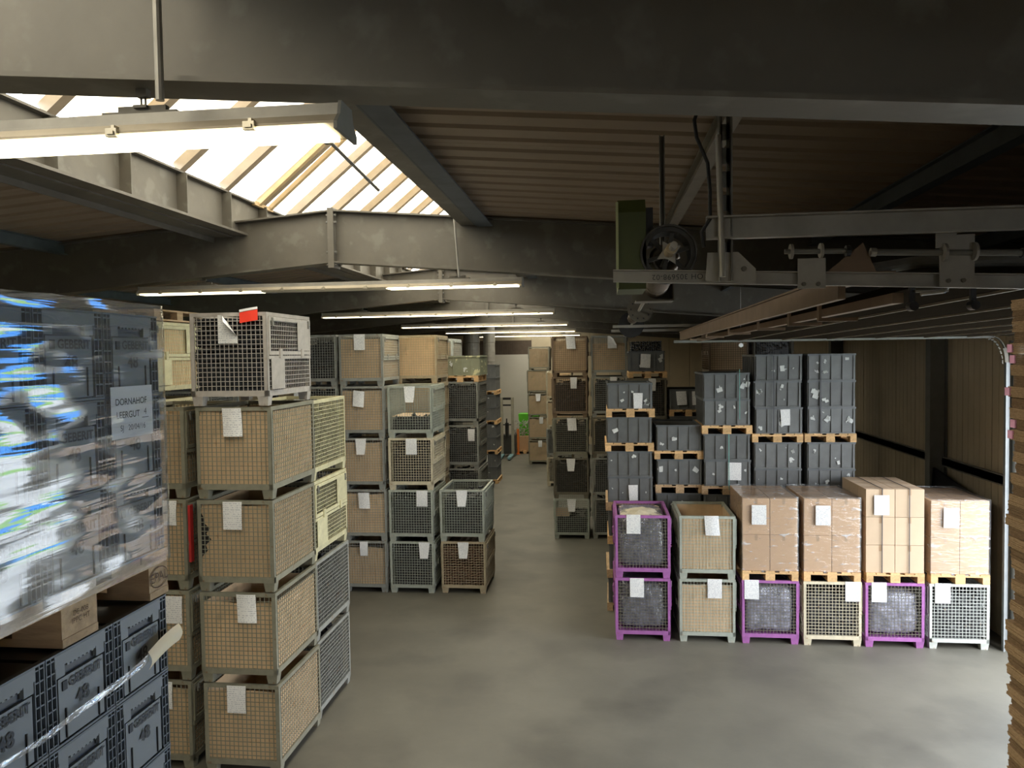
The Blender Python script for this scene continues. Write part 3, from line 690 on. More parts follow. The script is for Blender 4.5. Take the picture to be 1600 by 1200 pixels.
# ------------------------------------------------------------------ large grey crates
KW, KD, KH = .78, 1.17, .444
def crate_meshes(m):
    def body():
        mb = MB(); w, d, t = KW/2-.022, KD, .018
        mb.taper(-w, .022, w, KD-.022, .0, KH-.03, .012)
        for x in [-w+.012+i*(2*w-.024)/4 for i in range(5)]:
            mb.box(x-.009, .006, .0, x+.009, .03, KH-.03); mb.box(x-.009, KD-.03, .0, x+.009, KD-.006, KH-.03)
        for yy in [.04+i*(KD-.08)/6 for i in range(7)]:
            mb.box(-w-.016, yy-.009, 0, -w+.012, yy+.009, KH-.03); mb.box(w-.012, yy-.009, 0, w+.016, yy+.009, KH-.03)
        mb.box(-w-.01, .008, 0, w+.01, KD-.008, .018)
        return mb.mesh('crate_body', m)
    def rim():
        mb = MB(); w = KW/2
        for y0 in (0, KD-.03): mb.box(-w, y0, KH-.032, w, y0+.03, KH)
        for x0 in (-w, w-.03): mb.box(x0, .03, KH-.032, x0+.03, KD-.03, KH)
        return mb.mesh('crate_rim', klt_side if m is klt_m else m)
    return cached(('kb', m.name), body), cached(('kr', m.name), rim)
def patch(v):
    def mk():
        r = random.Random(v*7+1); mb = MB()
        for q in range(r.choice([1, 2, 3, 4])):
            n = 16; w, h = r.uniform(.010, .05), r.uniform(.008, .045); cx, cz = (r.uniform(-.04, .04), r.uniform(-.05, .05)) if q else (0, 0)
            if r.random() < .3: w, h = .045, .035; mb.poly([(cx-w, 0, cz-h), (cx+w*.9, 0, cz-h), (cx+w, 0, cz+h*r.uniform(.3,1)), (cx+w*.2, 0, cz+h*.7), (cx-w, 0, cz+h)]); continue
            mb.poly([(cx+w*math.cos(2*PI*k/n)*r.uniform(.35, 1.2), 0, cz+h*math.sin(2*PI*k/n)*r.uniform(.35, 1.2)) for k in range(n)])
        return mb.mesh('residue', white_res)
    return cached(('patch', v), mk)
def crate(x, y, z, label, m=None, notes=(), patches=2, rz=0.0, grp='large grey plastic crates', sc=1.0):
    m = m or klt_m; r = empty('plastic_crate', (x, y, z), rz); tag(r, label, 'crate', grp); r.scale = (sc, 1, 1)
    a, b = crate_meshes(m); link('crate_body', a, r); link('rim', b, r)
    for k in range(patches):
        i = RND.randrange(4); q_ = link('label_residue', patch(RND.randrange(16)), r, (-.27+i*.18+RND.uniform(-.045,.045), .0095+k*.0004, RND.uniform(.09, .37)), (0, RND.uniform(-1.5,1.5), 0)); q_.scale = (RND.choice([.3, .45, .7, 1.1]),)*3
    for (dx, dz, v) in notes: link('delivery_note', note_mesh(v), r, (dx, .004, dz), (0, RND.uniform(-.06,.06), 0))
    return r
def kcol(x, y, items, where, sc=1.0, ry=0):
    """items bottom to top: 'p' pallet, ('k', patches, notes) crate"""
    z = 0.0; ip = ik = 0; npal = items.count('p'); nk = len(items)-npal
    def o_(i, n): return 'topmost' if i == n-1 and n > 1 else ['lowest','second','third','fourth','fifth','sixth','seventh','eighth'][i]
    for it in items:
        if it == 'p':
            pallet(x+RND.uniform(-.015,.015), y+RND.uniform(-.02,.02), z, 'wooden pallet, %s in %s' % (o_(ip, npal), where), RND.choice([woodm, woodm, woodo]), RND.uniform(-.01,.01)); z += .1445; ip += 1
        else:
            crate(x+RND.uniform(-.012,.012), y+.015, z, '%s%s crate, %s in %s' % ('label scarred ' if it[1] > 3 else '', 'grey', o_(ik, nk), where), patches=it[1], notes=it[2] if len(it) > 2 else (), rz=RND.uniform(-.01,.01), sc=sc); z += KH+.001; ik += 1
    return z
k = lambda p=2, n=(): ('k', p, n)
kcol(.47, 13.35, ['p', k(), 'p', k(), 'p', k(1), 'p', k(3, ((.05,.30,3),)), k(2), 'p', k(1), 'p', k(4, ((.14,.27,3),))], 'the aisle side crate column')
kcol(1.31, 13.40, ['p', k(), k(), 'p', k(), k(), 'p', k(3), 'p', k(4)], 'the low crate column behind the grey green pair')
kcol(2.10, 13.30, ['p', k(), k(), 'p', k(), k(), 'p', k(2, ((.12,.40,0),)), k(1), 'p', k(5), k(3)], 'the green strapped crate column')
kcol(2.94, 13.30, ['p', k(), k(), k(), k(), 'p', k(3), k(4), 'p', k(2, ((.1,.41,3),)), k(4), k(4)], 'the crate column third from the wall')
kcol(3.80, 13.30, ['p', k(), k(), k(), k(), 'p', k(5), k(4), 'p', k(5), k(4), k(5)], 'the crate column closest to the wall')
stack(3.75, 17.4, 'the shaded column behind the strapped crates', [('dark','dark',None,0)]*5)
stack(4.72, 17.5, 'the shaded column by the wall', [('dark','dark',None,0)]*4)
o = link('green_strap', MB().box(.02, -.012, 2.15, .032, -.006, 3.1).box(.20, -.012, 3.35, .21, -.006, 4.2).mesh('strap', strapg), None, (2.10, 13.30, 0)); tag(o, 'thin green strap hanging down the green strapped crates', 'strap')
for i, (x, za, zb) in enumerate(((2.86, 3.1, 4.42), (3.62, 3.1, 4.42))):
    o = link('dark_strap', MB().box(x-.007, 13.285, za, x+.007, 13.292, zb).mesh('strap', strap_m)); tag(o, 'dark strap over the crate column %s' % ('third from the wall', 'closest to the wall')[i], 'strap')
kcol(1.86, 17.0, ['p', k(), k(), 'p', k(), k(), 'p', k(), k(1, ((-.1,.40,0),(.25,.42,3))), 'p', k(4, ((-.1,.40,4),(.26,.36,0))), k(4)][:7]+[k(1, ((.05,.40,0),)), k(2, ((-.12,.38,4),)), 'p', k(1, ((-.14,.40,4),(.2,.40,0)))], 'the shaded crate column behind')
# crate and glossy bundle above the mesh boxes
pallet(1.00, 17.0, 3.945, 'wooden pallet under the crate with the glossy bundle')
crate(.98, 17.02, 4.09, 'dark crate under the glossy bundle', notes=((-.02,.38,0),), patches=3)
mb = MB(); rr = random.Random(9)
for j in range(5):
    for i in range(14): mb.tube([(-.32+i*.048+rr.uniform(-.01,.01), .03, .02+j*.046), (-.32+i*.048, 1.1, .02+j*.046+rr.uniform(-.01,.01))], .021, 8)
o = link('pipe_bundle', mb.mesh('bundle', blackg, True), None, (.98, 17.02, 4.525)); tag(o, 'bundle of glossy black pipes on top of the dark crate', 'pipes', kind='stuff')
pallet(-3.15, 16.9, 3.90, 'wooden pallet under the greenish crate with torn labels')
crate(-3.12, 16.95, 4.045, 'greenish crate with torn yellow labels beside the aisle', m=klt_g, patches=7, sc=1.08)
# crates by the far end of the left row
z = 0.0
for i in range(4):
    pallet(-4.05, 26.4, z, 'pallet %s in the dark crate column down the aisle' % ORD[i]); z += .1445
    for j in range(2):
        crate(-4.05, 26.42, z, 'grey crate %s on the %s pallet down the aisle' % (('below', 'above')[j], ORD[i]), patches=2, notes=((-.02,.42,3),) if j else ()); z += KH+.003

# ------------------------------------------------------------------ cartons on the front right row
def carton(x, y, z, w, d, h, label, m=cardb, grp='brown cartons'):
    def mk():
        mb = MB().box(0, 0, 0, w, d, h-.003); return mb.mesh('carton', m)
    r = link('carton', cached(('ct', round(w,3), round(d,3), round(h,3), m.name), mk), None, (x, y, z)); tag(r, label, 'carton', grp)
    def flaps():
        mb = MB().box(.001, .001, h-.003, w-.001, d/2-.002, h).box(.001, d/2+.002, h-.003, w-.001, d-.001, h); return mb.mesh('flap', m)
    link('top_flap', cached(('fl', round(w,3), round(d,3), round(h,3), m.name), flaps), r)
    link('packing_tape', cached(('tp', round(w,3), round(d,3), round(h,3)), lambda: MB().box(-.001, d/2-.025, h, w+.001, d/2+.025, h+.001).box(w/2-.02, -.0015, h-.09, w/2+.02, 0, h-.0).mesh('tape', mat('clear brown tape', (.42,.27,.15), .3))), r)
    return r
def load(x, y, z, nx, ny, nz, W_, D_, H_, where, m=cardb, gap=.009):
    w, d, h = W_/nx, D_/ny, H_/nz
    for c in range(nz):
        for b in range(ny):
            for a in range(nx):
                pos = ('lower', 'upper')[c] if nz == 2 else ('bottom', 'middle', 'top')[c]
                side = ('left', 'right')[a]; dep = ('front', 'rear')[b] if ny == 2 else ('front', 'middle', 'rear')[b]
                carton(x-W_/2+a*w+gap/2, y+b*d+gap/2+RND.uniform(0,.006), z+c*h, w-gap, d-gap, h-.005, '%s carton, %s layer %s half, %s' % (dep, pos, side, where), m)
zc = GH+.002
for x, wh, H_ in ((2.53, 'load on the single purple box', 1.12), (3.44, 'wrapped load on the beige box', 1.12), (5.27, 'wrapped load next to the wall', 1.10)):
    pallet(x, 12.0, zc, 'pale wooden pallet under the %s' % wh)
    load(x, 12.02, zc+.145, 2, 2, 2, .82, 1.16, H_, wh)
    def wrap(u, t, w=.417, d=.586, cx=0, h=H_):
        a = u*4; s = int(a) % 4; fr = a-int(a); P = [(-w,-d),(w,-d),(w,d),(-w,d)]; p, q = P[s], P[(s+1)%4]
        px, py = p[0]+(q[0]-p[0])*fr, p[1]+(q[1]-p[1])*fr
        n = noise.noise(Vector((px*4+x, py*4, t*14)))*.006+.004
        k_ = 1+n/max(abs(px), abs(py), .1)
        return (px*k_, (py*k_)+.60, -.03+(h+.05)*t)
    mb = MB(); mb.grid(wrap, 64, 24)
    mb.grid(lambda u, t: (-.42+.84*u, .60-.59+1.18*t, H_+.012+.02*abs(noise.noise(Vector((u*7+x, t*7, 2))))), 16, 16)
    o = link('stretch_film', mb.mesh('film', film_box, True), None, (x, 12.0, zc+.145)); tag(o, 'clear stretch film around the %s' % wh, 'film')
    add_note(o, -.14 if x > 3 else -.17, 0, z=H_-.10, y=-.012)
pallet(4.35, 12.0, zc, 'pale wooden pallet under the strapped tall load')
load(4.35, 12.02, zc+.145, 2, 3, 3, .84, 1.16, 1.27, 'strapped tall load', cardl)
st = empty('load_straps', (4.35, 12.0, zc+.145)); tag(st, 'two dark straps over the tall strapped cartons', 'strap')
for sx in (-.19, .20):
    link('strap_band', MB().box(sx-.006, .006, -.02, sx+.006, .012, 1.28).box(sx-.006, .006, 1.274, sx+.006, 1.19, 1.280).mesh('band', strap_m), st)
o = link('delivery_sheet', note_mesh(0), None, (4.15, 12.006, zc+.145+1.18)); tag(o, 'bluish delivery sheet on the front of the strapped tall load', 'paper')
for i, yy in enumerate((12.18, 12.55, 12.95)):
    for j, zz in enumerate((.42, .85, 1.20)):
        pass

# ------------------------------------------------------------------ door gear under the ceiling, right side
dr = empty('door_2', (0, 0, 0)); struct(dr)
edges = [1.50, 2.05, 2.69, 3.34, 4.02, 4.70, 5.30, 5.85]
def dz(y): return 4.80+(4.67-4.80)*(y-3.86)/(11.9-3.86)
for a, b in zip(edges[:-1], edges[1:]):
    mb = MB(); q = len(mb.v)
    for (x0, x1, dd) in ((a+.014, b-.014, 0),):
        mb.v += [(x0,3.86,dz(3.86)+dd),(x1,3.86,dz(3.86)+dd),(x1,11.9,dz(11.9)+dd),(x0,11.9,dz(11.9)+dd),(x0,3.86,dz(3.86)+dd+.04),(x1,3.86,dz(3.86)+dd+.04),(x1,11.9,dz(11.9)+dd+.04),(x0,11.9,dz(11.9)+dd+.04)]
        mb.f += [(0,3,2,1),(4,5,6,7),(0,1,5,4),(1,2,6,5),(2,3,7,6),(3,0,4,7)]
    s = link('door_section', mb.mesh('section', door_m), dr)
    link('joint_edge', MB().bar((b, 3.86, dz(3.86)-.004), (b, 11.9, dz(11.9)-.004), .016, .02).mesh('edge', mat('door joint strip', (.30,.25,.19), .5, .1)), s)
bb = MB().bar((1.16, 3.9, 4.80), (1.20, 11.9, 4.74), .035, .11)
link('stiffener_rail', bb.mesh('rail', brownm), dr)
link('stiffener_rail', MB().bar((1.42, 3.9, 4.745), (1.46, 11.9, 4.685), .05, .05).mesh('rail', brownm), dr)
link('bottom_skin', MB().bar((1.28, 3.9, 4.87), (1.30, 11.9, 4.80), .26, .012).mesh('skin', brownm), dr)
for yy in (4.5, 5.2, 6.2, 7.6, 9.2, 10.8):
    link('bracket', MB().box(1.21, yy-.02, 4.66, 1.225, yy+.02, 4.84).box(1.225, yy-.02, 4.66, 1.42, yy+.02, 4.68).mesh('bracket', brownm), dr)
for (x, yy) in ((1.46, 3.84), (1.74, 3.86)):
    rl_ = link('roller', MB().tube([(x, yy-.03, 4.70), (x, yy+.02, 4.70)], .022, 12).box(x-.012, yy-.01, 4.70, x+.012, yy+.01, 4.79).mesh('roller', black), dr)
link('hinge', MB().box(1.46, 3.83, 4.765, 1.62, 3.85, 4.775).tube([(1.50,3.84,4.76),(1.60,3.84,4.77)], .012, 8).tube([(1.60,3.84,4.765),(1.63,3.84,4.80)], .009, 8).mesh('hinge', rail_m), dr)
# horizontal tracks: near (y 3.8) and far (y 12)
def track(y, name):
    return MB().box(.06, y-.004, 4.80, 5.9, y+.004, 4.875).box(.06, y-.03, 4.797, 5.9, y+.004, 4.805).box(.06, y-.03, 4.870, 5.9, y+.004, 4.875)
t1 = empty('door_track', (0, 0, 0)); t1['kind'] = 'structure'
mb = MB(); b0 = [(.06, 4.845, 4.905), (2.2, 4.755, 4.825), (5.9, 4.70, 4.77)]
for (xa, za0, za1), (xb, zb0, zb1) in zip(b0[:-1], b0[1:]):
    for (y0, y1, lo, hi) in ((3.796, 3.800, 0, 1), (3.77, 3.796, 0, .08), (3.77, 3.796, .92, 1)):
        f0 = lambda z0, z1, t: z0+(z1-z0)*t; q = len(mb.v)
        mb.v += [(xa,y0,f0(za0,za1,lo)),(xb,y0,f0(zb0,zb1,lo)),(xb,y1,f0(zb0,zb1,lo)),(xa,y1,f0(za0,za1,lo)),(xa,y0,f0(za0,za1,hi)),(xb,y0,f0(zb0,zb1,hi)),(xb,y1,f0(zb0,zb1,hi)),(xa,y1,f0(za0,za1,hi))]
        mb.f += [(q,q+3,q+2,q+1),(q+4,q+5,q+6,q+7),(q,q+1,q+5,q+4),(q+1,q+2,q+6,q+5),(q+2,q+3,q+7,q+6),(q+3,q,q+4,q+7)]
link('near_rail', mb.mesh('near rail', rail_m), t1)
cu = bpy.data.curves.new('writing', 'FONT'); cu.body = 'OH 305698-02'; cu.size = .036; cu.align_x = 'CENTER'; cu.align_y = 'CENTER'; cu.materials.append(ink); cu.space_character = 1.1
link('handwritten_number', text_mesh(cu), t1, (.365, 3.765, 4.862), (PI/2, PI, 0))
# upper rail
link('upper_rail', MB().box(.49, 3.70, 5.025, 6.0, 3.706, 5.125).box(.49, 3.66, 5.022, 6.0, 3.706, 5.030).box(.49, 3.66, 5.120, 6.0, 3.706, 5.128).mesh('upper rail', rail_m), t1)
# far rail with curve down to the floor in the right wall
fr = MB().box(1.1, 11.98, 4.64, 5.70, 12.01, 4.68)
pts = [(5.55, 11.99, 4.66)]
link('far_rail', fr.mesh('far rail', galv_dark), t1)
arc = [(5.68+.20*math.sin(a), 11.99, 4.28+.38*math.cos(a)) for a in [i*PI/2/8 for i in range(9)]]
mb = MB()
for p, q in zip(arc[:-1], arc[1:]): mb.bar(p, q, .05, .012); mb.bar((p[0]-.06, p[1], p[2]-.04), (q[0]-.06, q[1], q[2]-.02), .012, .02)
link('curved_rail', mb.mesh('curve', galv), t1)
link('guide_rail', MB().box(5.86, 11.96, 0, 5.885, 12.02, 4.28).box(5.885, 12.0, 0, 5.93, 12.02, 4.28).mesh('guide', mat('bright zinc', (.24,.255,.26), .6, .1)), t1)
link('guide_rail', MB().box(5.90, 3.80, 0, 5.925, 3.86, 4.70).mesh('guide', rail_m), t1)
struct(link('door_1_frame', MB().tube([(6.03, 11.97, 0), (6.03, 11.97, 4.55)], .065, 18).box(5.96, 12.02, 0, 6.8, 12.10, 4.6).box(6.08, 3.78, 0, 6.2, 3.9, 4.6).box(6.08, 3.78, 4.5, 6.2, 12.1, 4.62).mesh('frame', galv_dark)))  # far jamb plate added beyond the wall to hide the bright yard
# seal leaning at the wall
o = link('leaning_board', MB().poly([(5.76, 12.6, 0), (5.76, 14.6, 0), (5.93, 14.6, 2.35), (5.93, 12.6, 2.05)]).poly([(5.79, 12.6, 0), (5.96, 12.6, 2.05), (5.96, 14.6, 2.35), (5.79, 14.6, 0)]).poly([(5.76,12.6,0),(5.93,12.6,2.05),(5.96,12.6,2.05),(5.79,12.6,0)]).poly([(5.93,12.6,2.05),(5.93,14.6,2.35),(5.96,14.6,2.35),(5.96,12.6,2.05)]).mesh('panel', black)); tag(o, 'black board leaning on the wall behind the last wrapped cartons', 'board')
# spring shaft with drums, bearings and motor
sh = empty('spring_shaft', (0, 0, 0)); tag(sh, 'spring shaft with black cable drum and bearing plates under the roof', 'door shaft')
link('shaft', MB().tube([(.33, 3.55, 4.985), (.45, 12.0, 4.91)], .016, 10).mesh('shaft', rail_m), sh)
mb = MB(); P0 = Vector((.33, 4.10, 4.985)); P1 = Vector((.39, 5.6, 4.968)); N_ = 30
for i in range(N_*10+1):
    pass
sp = [(P0+(P1-P0)*(i/360)) + Vector((math.cos(i*2*PI/12)*.062, 0, math.sin(i*2*PI/12)*.062)) for i in range(361)]
link('torsion_spring', MB().tube(sp, .022, 6).mesh('spring', mat('dark spring steel', (.16,.13,.10), .4, .6), True), sh)
dm = MB()
for i in range(36):
    a0, a1 = 2*PI*i/36, 2*PI*(i+1)/36; c = lambda a, r, y: (.33+r*math.cos(a), y, 4.985+r*math.sin(a))
    for (r0, r1, y0, y1) in ((.108, .128, 3.84, 4.02), (.128, .138, 3.82, 3.85), (.128, .138, 3.98, 4.01)):
        q = len(dm.v); dm.v += [c(a0,r0,y0),c(a1,r0,y0),c(a1,r1,y0),c(a0,r1,y0),c(a0,r0,y1),c(a1,r0,y1),c(a1,r1,y1),c(a0,r1,y1)]
        dm.f += [(q,q+1,q+2,q+3),(q+4,q+7,q+6,q+5),(q,q+4,q+5,q+1),(q+3,q+2,q+6,q+7)]
for i in range(6):
    a = 2*PI*i/6+.3; dm.bar((.33, 3.90, 4.985), (.33+.115*math.cos(a), 3.90, 4.985+.115*math.sin(a)), .02, .02)
link('cable_drum', dm.mesh('drum', mat('drum plastic', (.045,.042,.036), .5), False), sh)
link('hub', MB().tube([(.33, 3.66, 4.985), (.33, 3.92, 4.985)], .026, 16).mesh('hub', mat('hub brass grey', (.42,.34,.22), .45, .3)), sh)
link('star_plate', MB().poly([(.33+(.065 if i % 2 == 0 else .032)*math.cos(PI*i/4+.5), 3.815, 4.985+(.065 if i % 2 == 0 else .032)*math.sin(PI*i/4+.5)) for i in range(8)]).mesh('star', rail_m), sh)
link('bearing_bracket', MB().box(.22, 5.62, 4.86, .50, 5.63, 5.06).box(.49, 5.4, 4.86, .50, 5.63, 4.98).box(.24, 5.4, 4.855, .50, 5.63, 4.865).mesh('bracket', galv), sh)
dk_ = MB().tube([(.41, 8.2, 4.955), (.41, 8.22, 4.955)], .135, 28)
link('bearing_plate', dk_.mesh('plate', galv), sh)
for i in range(10):
    a = 2*PI*i/10; link('bolt', cached('bp', lambda: MB().tube([(0, -.012, 0), (0, 0, 0)], .009, 8).mesh('bolt', black)), sh, (.41+.10*math.cos(a), 8.198, 4.955+.10*math.sin(a)))
link('torsion_spring', MB().tube([(.41+.06*math.cos(i*PI/5), 8.3+i*.006, 4.95+.06*math.sin(i*PI/5)) for i in range(320)], .012, 6).mesh('spring2', mat('dark spring steel', (.16,.13,.10)), True), sh)
link('cable_drum', MB().tube([(.44, 11.6, 4.915), (.44, 11.8, 4.915)], .17, 24).tube([(.44, 11.55, 4.915), (.44, 11.56, 4.915)], .19, 24).mesh('drum2', black), sh)
link('end_rail', MB().box(.15, 11.9, 4.82, 1.35, 11.94, 4.86).box(.15, 10.2, 4.83, 1.3, 10.24, 4.865).mesh('end rail', rail_m), sh)
gb = empty('door_drive', (0, 0, 0)); tag(gb, 'olive green door drive housing beside the black cable drum', 'door drive')
link('housing', MB().prism([(3.86,4.815),(3.84,4.86),(3.84,5.19),(3.90,5.26),(4.22,5.26),(4.22,4.815)], .085, .222).mesh('housing', greenm), gb)
link('light_edge', MB().box(.076, 3.835, 4.82, .088, 3.85, 5.24).mesh('edge', mat('pale green edge', (.35,.38,.2), .5)), gb)
link('motor', MB().tube([(.25, 4.15, 5.12), (.25, 4.35, 5.12)], .05, 14).mesh('motor', black), gb)
link('motor_plate', MB().box(.222, 3.9, 5.03, .26, 3.98, 5.22).mesh('mplate', black), gb)
hs_ = empty('hanging_strut', (0, 0, 0)); tag(hs_, 'slotted steel strut hanging from the roof down to the door track', 'strut')
mb = MB(); z = 4.83
mb.box(.605, 3.69, 4.83, .612, 3.74, 5.80).box(.550, 3.69, 4.83, .557, 3.74, 5.80)
while z < 5.79: mb.box(.557, 3.735, z, .605, 3.74, z+.075); mb.box(.557, 3.735, z, .572, 3.74, z+.11); mb.box(.590, 3.735, z, .605, 3.74, z+.11); z += .11
link('slotted_profile', mb.mesh('strut', galv_dark), hs_)
link('gusset_plate', MB().prism([(3.72,0),(3.728,0),(3.728,1),(3.72,1)], 0, 1).mesh('x', galv), hs_)
bpy.data.objects.remove([c_ for c_ in hs_.children if c_.name.startswith('gusset')][0])
gp = MB(); q = 0; pr = [(.49,4.835),(.72,4.815),(.72,4.885),(.64,4.965),(.50,4.965)]
gp.v = [(x, 3.715, z) for x, z in pr]+[(x, 3.723, z) for x, z in pr]; gp.f = [(0,1,2,3,4),(9,8,7,6,5)]+[(i, i+5, (i+1)%5+5, (i+1)%5) for i in range(5)]
link('gusset_plate', gp.mesh('gusset', rail_m), hs_)
link('gusset_bolt', MB().tube([(.665, 3.70, 4.885), (.665, 3.715, 4.885)], .012, 8).mesh('bolt', galv), hs_)
link('round_rod', MB().tube([(.545, 3.68, 5.50), (.56, 3.66, 4.845)], .014, 10).mesh('rod', rail_m), hs_)
o = link('hanging_strut', MB().box(.37, 4.9, 5.0, .376, 4.94, 5.85).box(.396, 4.9, 5.0, .402, 4.94, 5.85).box(.376, 4.93, 5.0, .396, 4.935, 5.85).mesh('strut2', galv_dark)); tag(o, 'second slotted strut behind the black cable drum', 'strut')
o = link('black_cable', MB().tube([(.52, 3.72, 5.62), (.47, 3.72, 5.66), (.44, 3.70, 5.58), (.45, 3.70, 5.50), (.50, 3.70, 5.38), (.51, 3.70, 5.25), (.51, 3.70, 5.12), (.47, 3.70, 5.06), (.48, 3.70, 4.99)], .009, 8).mesh('cable', rubber, True)); tag(o, 'bent cable running down beside the slotted strut', 'cable')
# fittings that stand on the near track
def fitting(x, label, v):
    r = empty('rail_fitting', (x, 3.76, 4.80)); tag(r, label, 'fitting', 'fittings on the near door track')
    if v == 0:
        link('foot_plate', MB().box(-.06, -.004, -.01, .065, .004, .13).mesh('fp', rail_m), r)
        link('spindle', MB().tube([(-.12, 0, .165), (.17, 0, .160)], .012, 10).mesh('sp', galv_dark), r)
        for xx in (-.09, .045): link('washer', MB().tube([(xx-.006, 0, .165), (xx+.006, 0, .165)], .035, 16).mesh('w', rail_m), r)
        link('end_knob', MB().tube([(.155, 0, .16), (.175, 0, .16)], .026, 12).mesh('k', black), r)
        link('bent_sheet', MB().poly([(.07,.02,.06),(.30,.02,.06),(.24,.02,.20),(.19,.02,.16)]).mesh('bs', brownm), r)
    else:
        link('foot_plate', MB().box(-.07, -.004, -.02, .08, .004, .22).box(-.09, -.01, .16, .0, -.004, .28).mesh('fp2', rail_m), r)
        link('spindle', MB().tube([(-.35, 0, .15), (.40, 0, .125)], .015, 10).mesh('sp2', galv_dark), r)
        for xx in (-.055, .075): link('washer', MB().tube([(xx-.006, -.01, .14), (xx+.006, -.01, .14)], .042, 16).mesh('w2', rail_m), r)
        link('buffer', MB().tube([(.28, 0, .128), (.36, 0, .126)], .022, 12).mesh('bf', black), r)
        link('end_knob', MB().tube([(-.375, 0, .152), (-.35, 0, .15)], .020, 12).mesh('kn', rail_m), r)
    for xx in (-.035, .03): link('bolt', cached('fb', lambda: MB().tube([(0, -.016, 0), (0, -.004, 0)], .010, 8).mesh('bolt', galv)), r, (xx, 0, .01))
fitting(.98, 'small spindle bracket on the near track beside the slotted strut', 0)
fitting(1.62, 'large spindle bracket with round washers farther right on the near track', 1)
o = link('steel_tube', MB().tube([(1.15, 3.9, 4.865), (1.55, 4.0, 4.925), (2.4, 4.1, 4.93)], .03, 12).box(1.13, 3.86, 4.82, 1.18, 3.92, 4.90).mesh('tube', galv_dark)); tag(o, 'dull steel tube lying behind the near track brackets', 'tube')
o = link('round_knob', MB().tube([(2.28, 13.0, 4.60), (2.28, 13.06, 4.60)], .035, 14).tube([(2.28, 13.03, 4.62), (2.28, 13.03, 5.74)], .003, 6).mesh('knob_ball', whitep)); tag(o, 'small round white knob hanging above the grey crates', 'knob')  # plain white ball on a thin cord
# wall rails on the right wall
for (a, b) in ((12.15, 14.45), (14.75, 20.45), (20.75, 26.4)):
    o = link('trim_rail', MB().box(6.02, a, 2.42, 6.12, b, 2.55).box(6.02, a, 2.40, 6.04, b, 2.57).mesh('wall rail', galv_dark)); struct(o)

# ------------------------------------------------------------------ wrapped small crates at the left edge
BX, BY, BH = .264, .395, .243
def small_crate(x, y, z, label, full=True, grp='small grey lettered crates', text=True, xray=False):
    """x,y = middle of the front face, which looks to +x"""
    r = empty('small_crate', (x, y, z), PI/2); tag(r, label, 'crate', grp); w = BX/2
    link('crate_body', cached('sb', lambda: MB().box(-w+.008, .012, .004, w-.008, BY-.004, BH-.006).mesh('body', box_dark)), r)
    if not full: return r
    link('face_panel', cached('sf', lambda: MB().box(-.088, .001, .010, .088, .012, .172).mesh('face', box_grey)), r)
    def lip():
        mb = MB(); mb.box(-.100, -.001, .205, .100, .012, .236)
        for i in range(14): mb.box(-.055+i*.008, -.001, .198+.004*(i % 2), -.047+i*.008, .012, .205)
        mb.box(-.100, .001, .176, -.062, .012, .205).box(.062, .001, .176, .100, .012, .205); return mb.mesh('lip', box_grey)
    link('handle_lip', cached('sl', lip), r)
    def ribs():
        mb = MB()
        for s in (-1, 1):
            for xx in (.096, .112, .128): mb.box(min(s*xx, s*(xx+.003)), -.001, .006, max(s*xx, s*(xx+.003)), .012, BH-.004)
            for k_ in range(8): mb.box(min(s*.096, s*.131), 0, .008+k_*.031, max(s*.096, s*.131), .012, .012+k_*.031)
        mb.box(-w, -.002, BH-.006, w, .014, BH-.001).box(-w, -.002, .0, w, .014, .006); return mb.mesh('ribs', mat('rib edge plastic', (.10,.12,.14), .4))
    link('corner_ribs', cached('sr', ribs), r)
    link('slot', cached('ss', lambda: MB().box(-.066, -.003, .012, -.063, .001, .09).box(.063, -.003, .012, .066, .001, .09).mesh('slot', black)), r)
    if text:
        def tx(s, sz, off):
            c = bpy.data.curves.new(s, 'FONT'); c.body = s; c.size = sz; c.align_x = 'CENTER'; c.align_y = 'CENTER'; c.offset = off; c.materials.append(ink); return text_mesh(c)
        link('maker_lettering', cached('t1', lambda: tx('GEBERIT', .034, .0009)), r, (.014, -.0025, .150), (PI/2, 0, 0))
        link('square_mark', cached('t0', lambda: MB().box(-.075, -.002, .138, -.058, .001, .162).mesh('mark', ink)), r)
        link('number', cached('t2', lambda: tx('48', .052, .0008)), r, (.0, -.0025, .100), (PI/2, 0, 0))
    return r
FX, FY1 = -1.385, 2.272
def pallet_left(z, nm, lab, m=woodo):
    return pallet(FX, FY1-.4, z, lab, m, PI/2)
def layer(z, n, where, top_full=True, tag_=''):
    for c in range(n):
        for b in range(3):
            for a in range(3):
                front = (a == 0)
                pos = ('first','second','third')[b]
                rowl = ['lowest','second','third','fourth'][c] if n > 1 else 'only'
                small_crate(FX-a*.4, FY1-.136-b*.267, z+c*.2445, 'grey small crate, %s layer, %s column from the aisle side corner, depth %s, %s' % (rowl, pos, ('front','middle','rear')[a], where) if False else '%s layer crate %s of %s row, %s' % (rowl, pos, ('outer','middle','inner')[a], where), full=front and top_full)
zz = 0.0
pallet_left(zz, '', 'wooden pallet on the floor under the lettered crate tower'); zz += .1445
layer(zz, 1, 'base of lettered tower', False); zz += .2445
pallet_left(zz, '', 'wooden pallet over the base layer of the lettered crate tower'); zz += .1445
layer(zz, 4, 'lower hidden load of lettered tower', False); zz += .979
pallet_left(zz, '', 'wooden pallet halfway up the lettered crate tower'); zz += .1445
layer(zz, 4, 'middle hidden load of lettered tower', False); zz += .979
pallet_left(zz, '', 'wooden pallet under the unwrapped lettered crates'); zz += .1445
layer(zz, 4, 'unwrapped load of lettered tower', True); zz += .979
pe = pallet_left(zz, '', 'weathered stamped wooden pallet under the film wrapped crates', woodo)
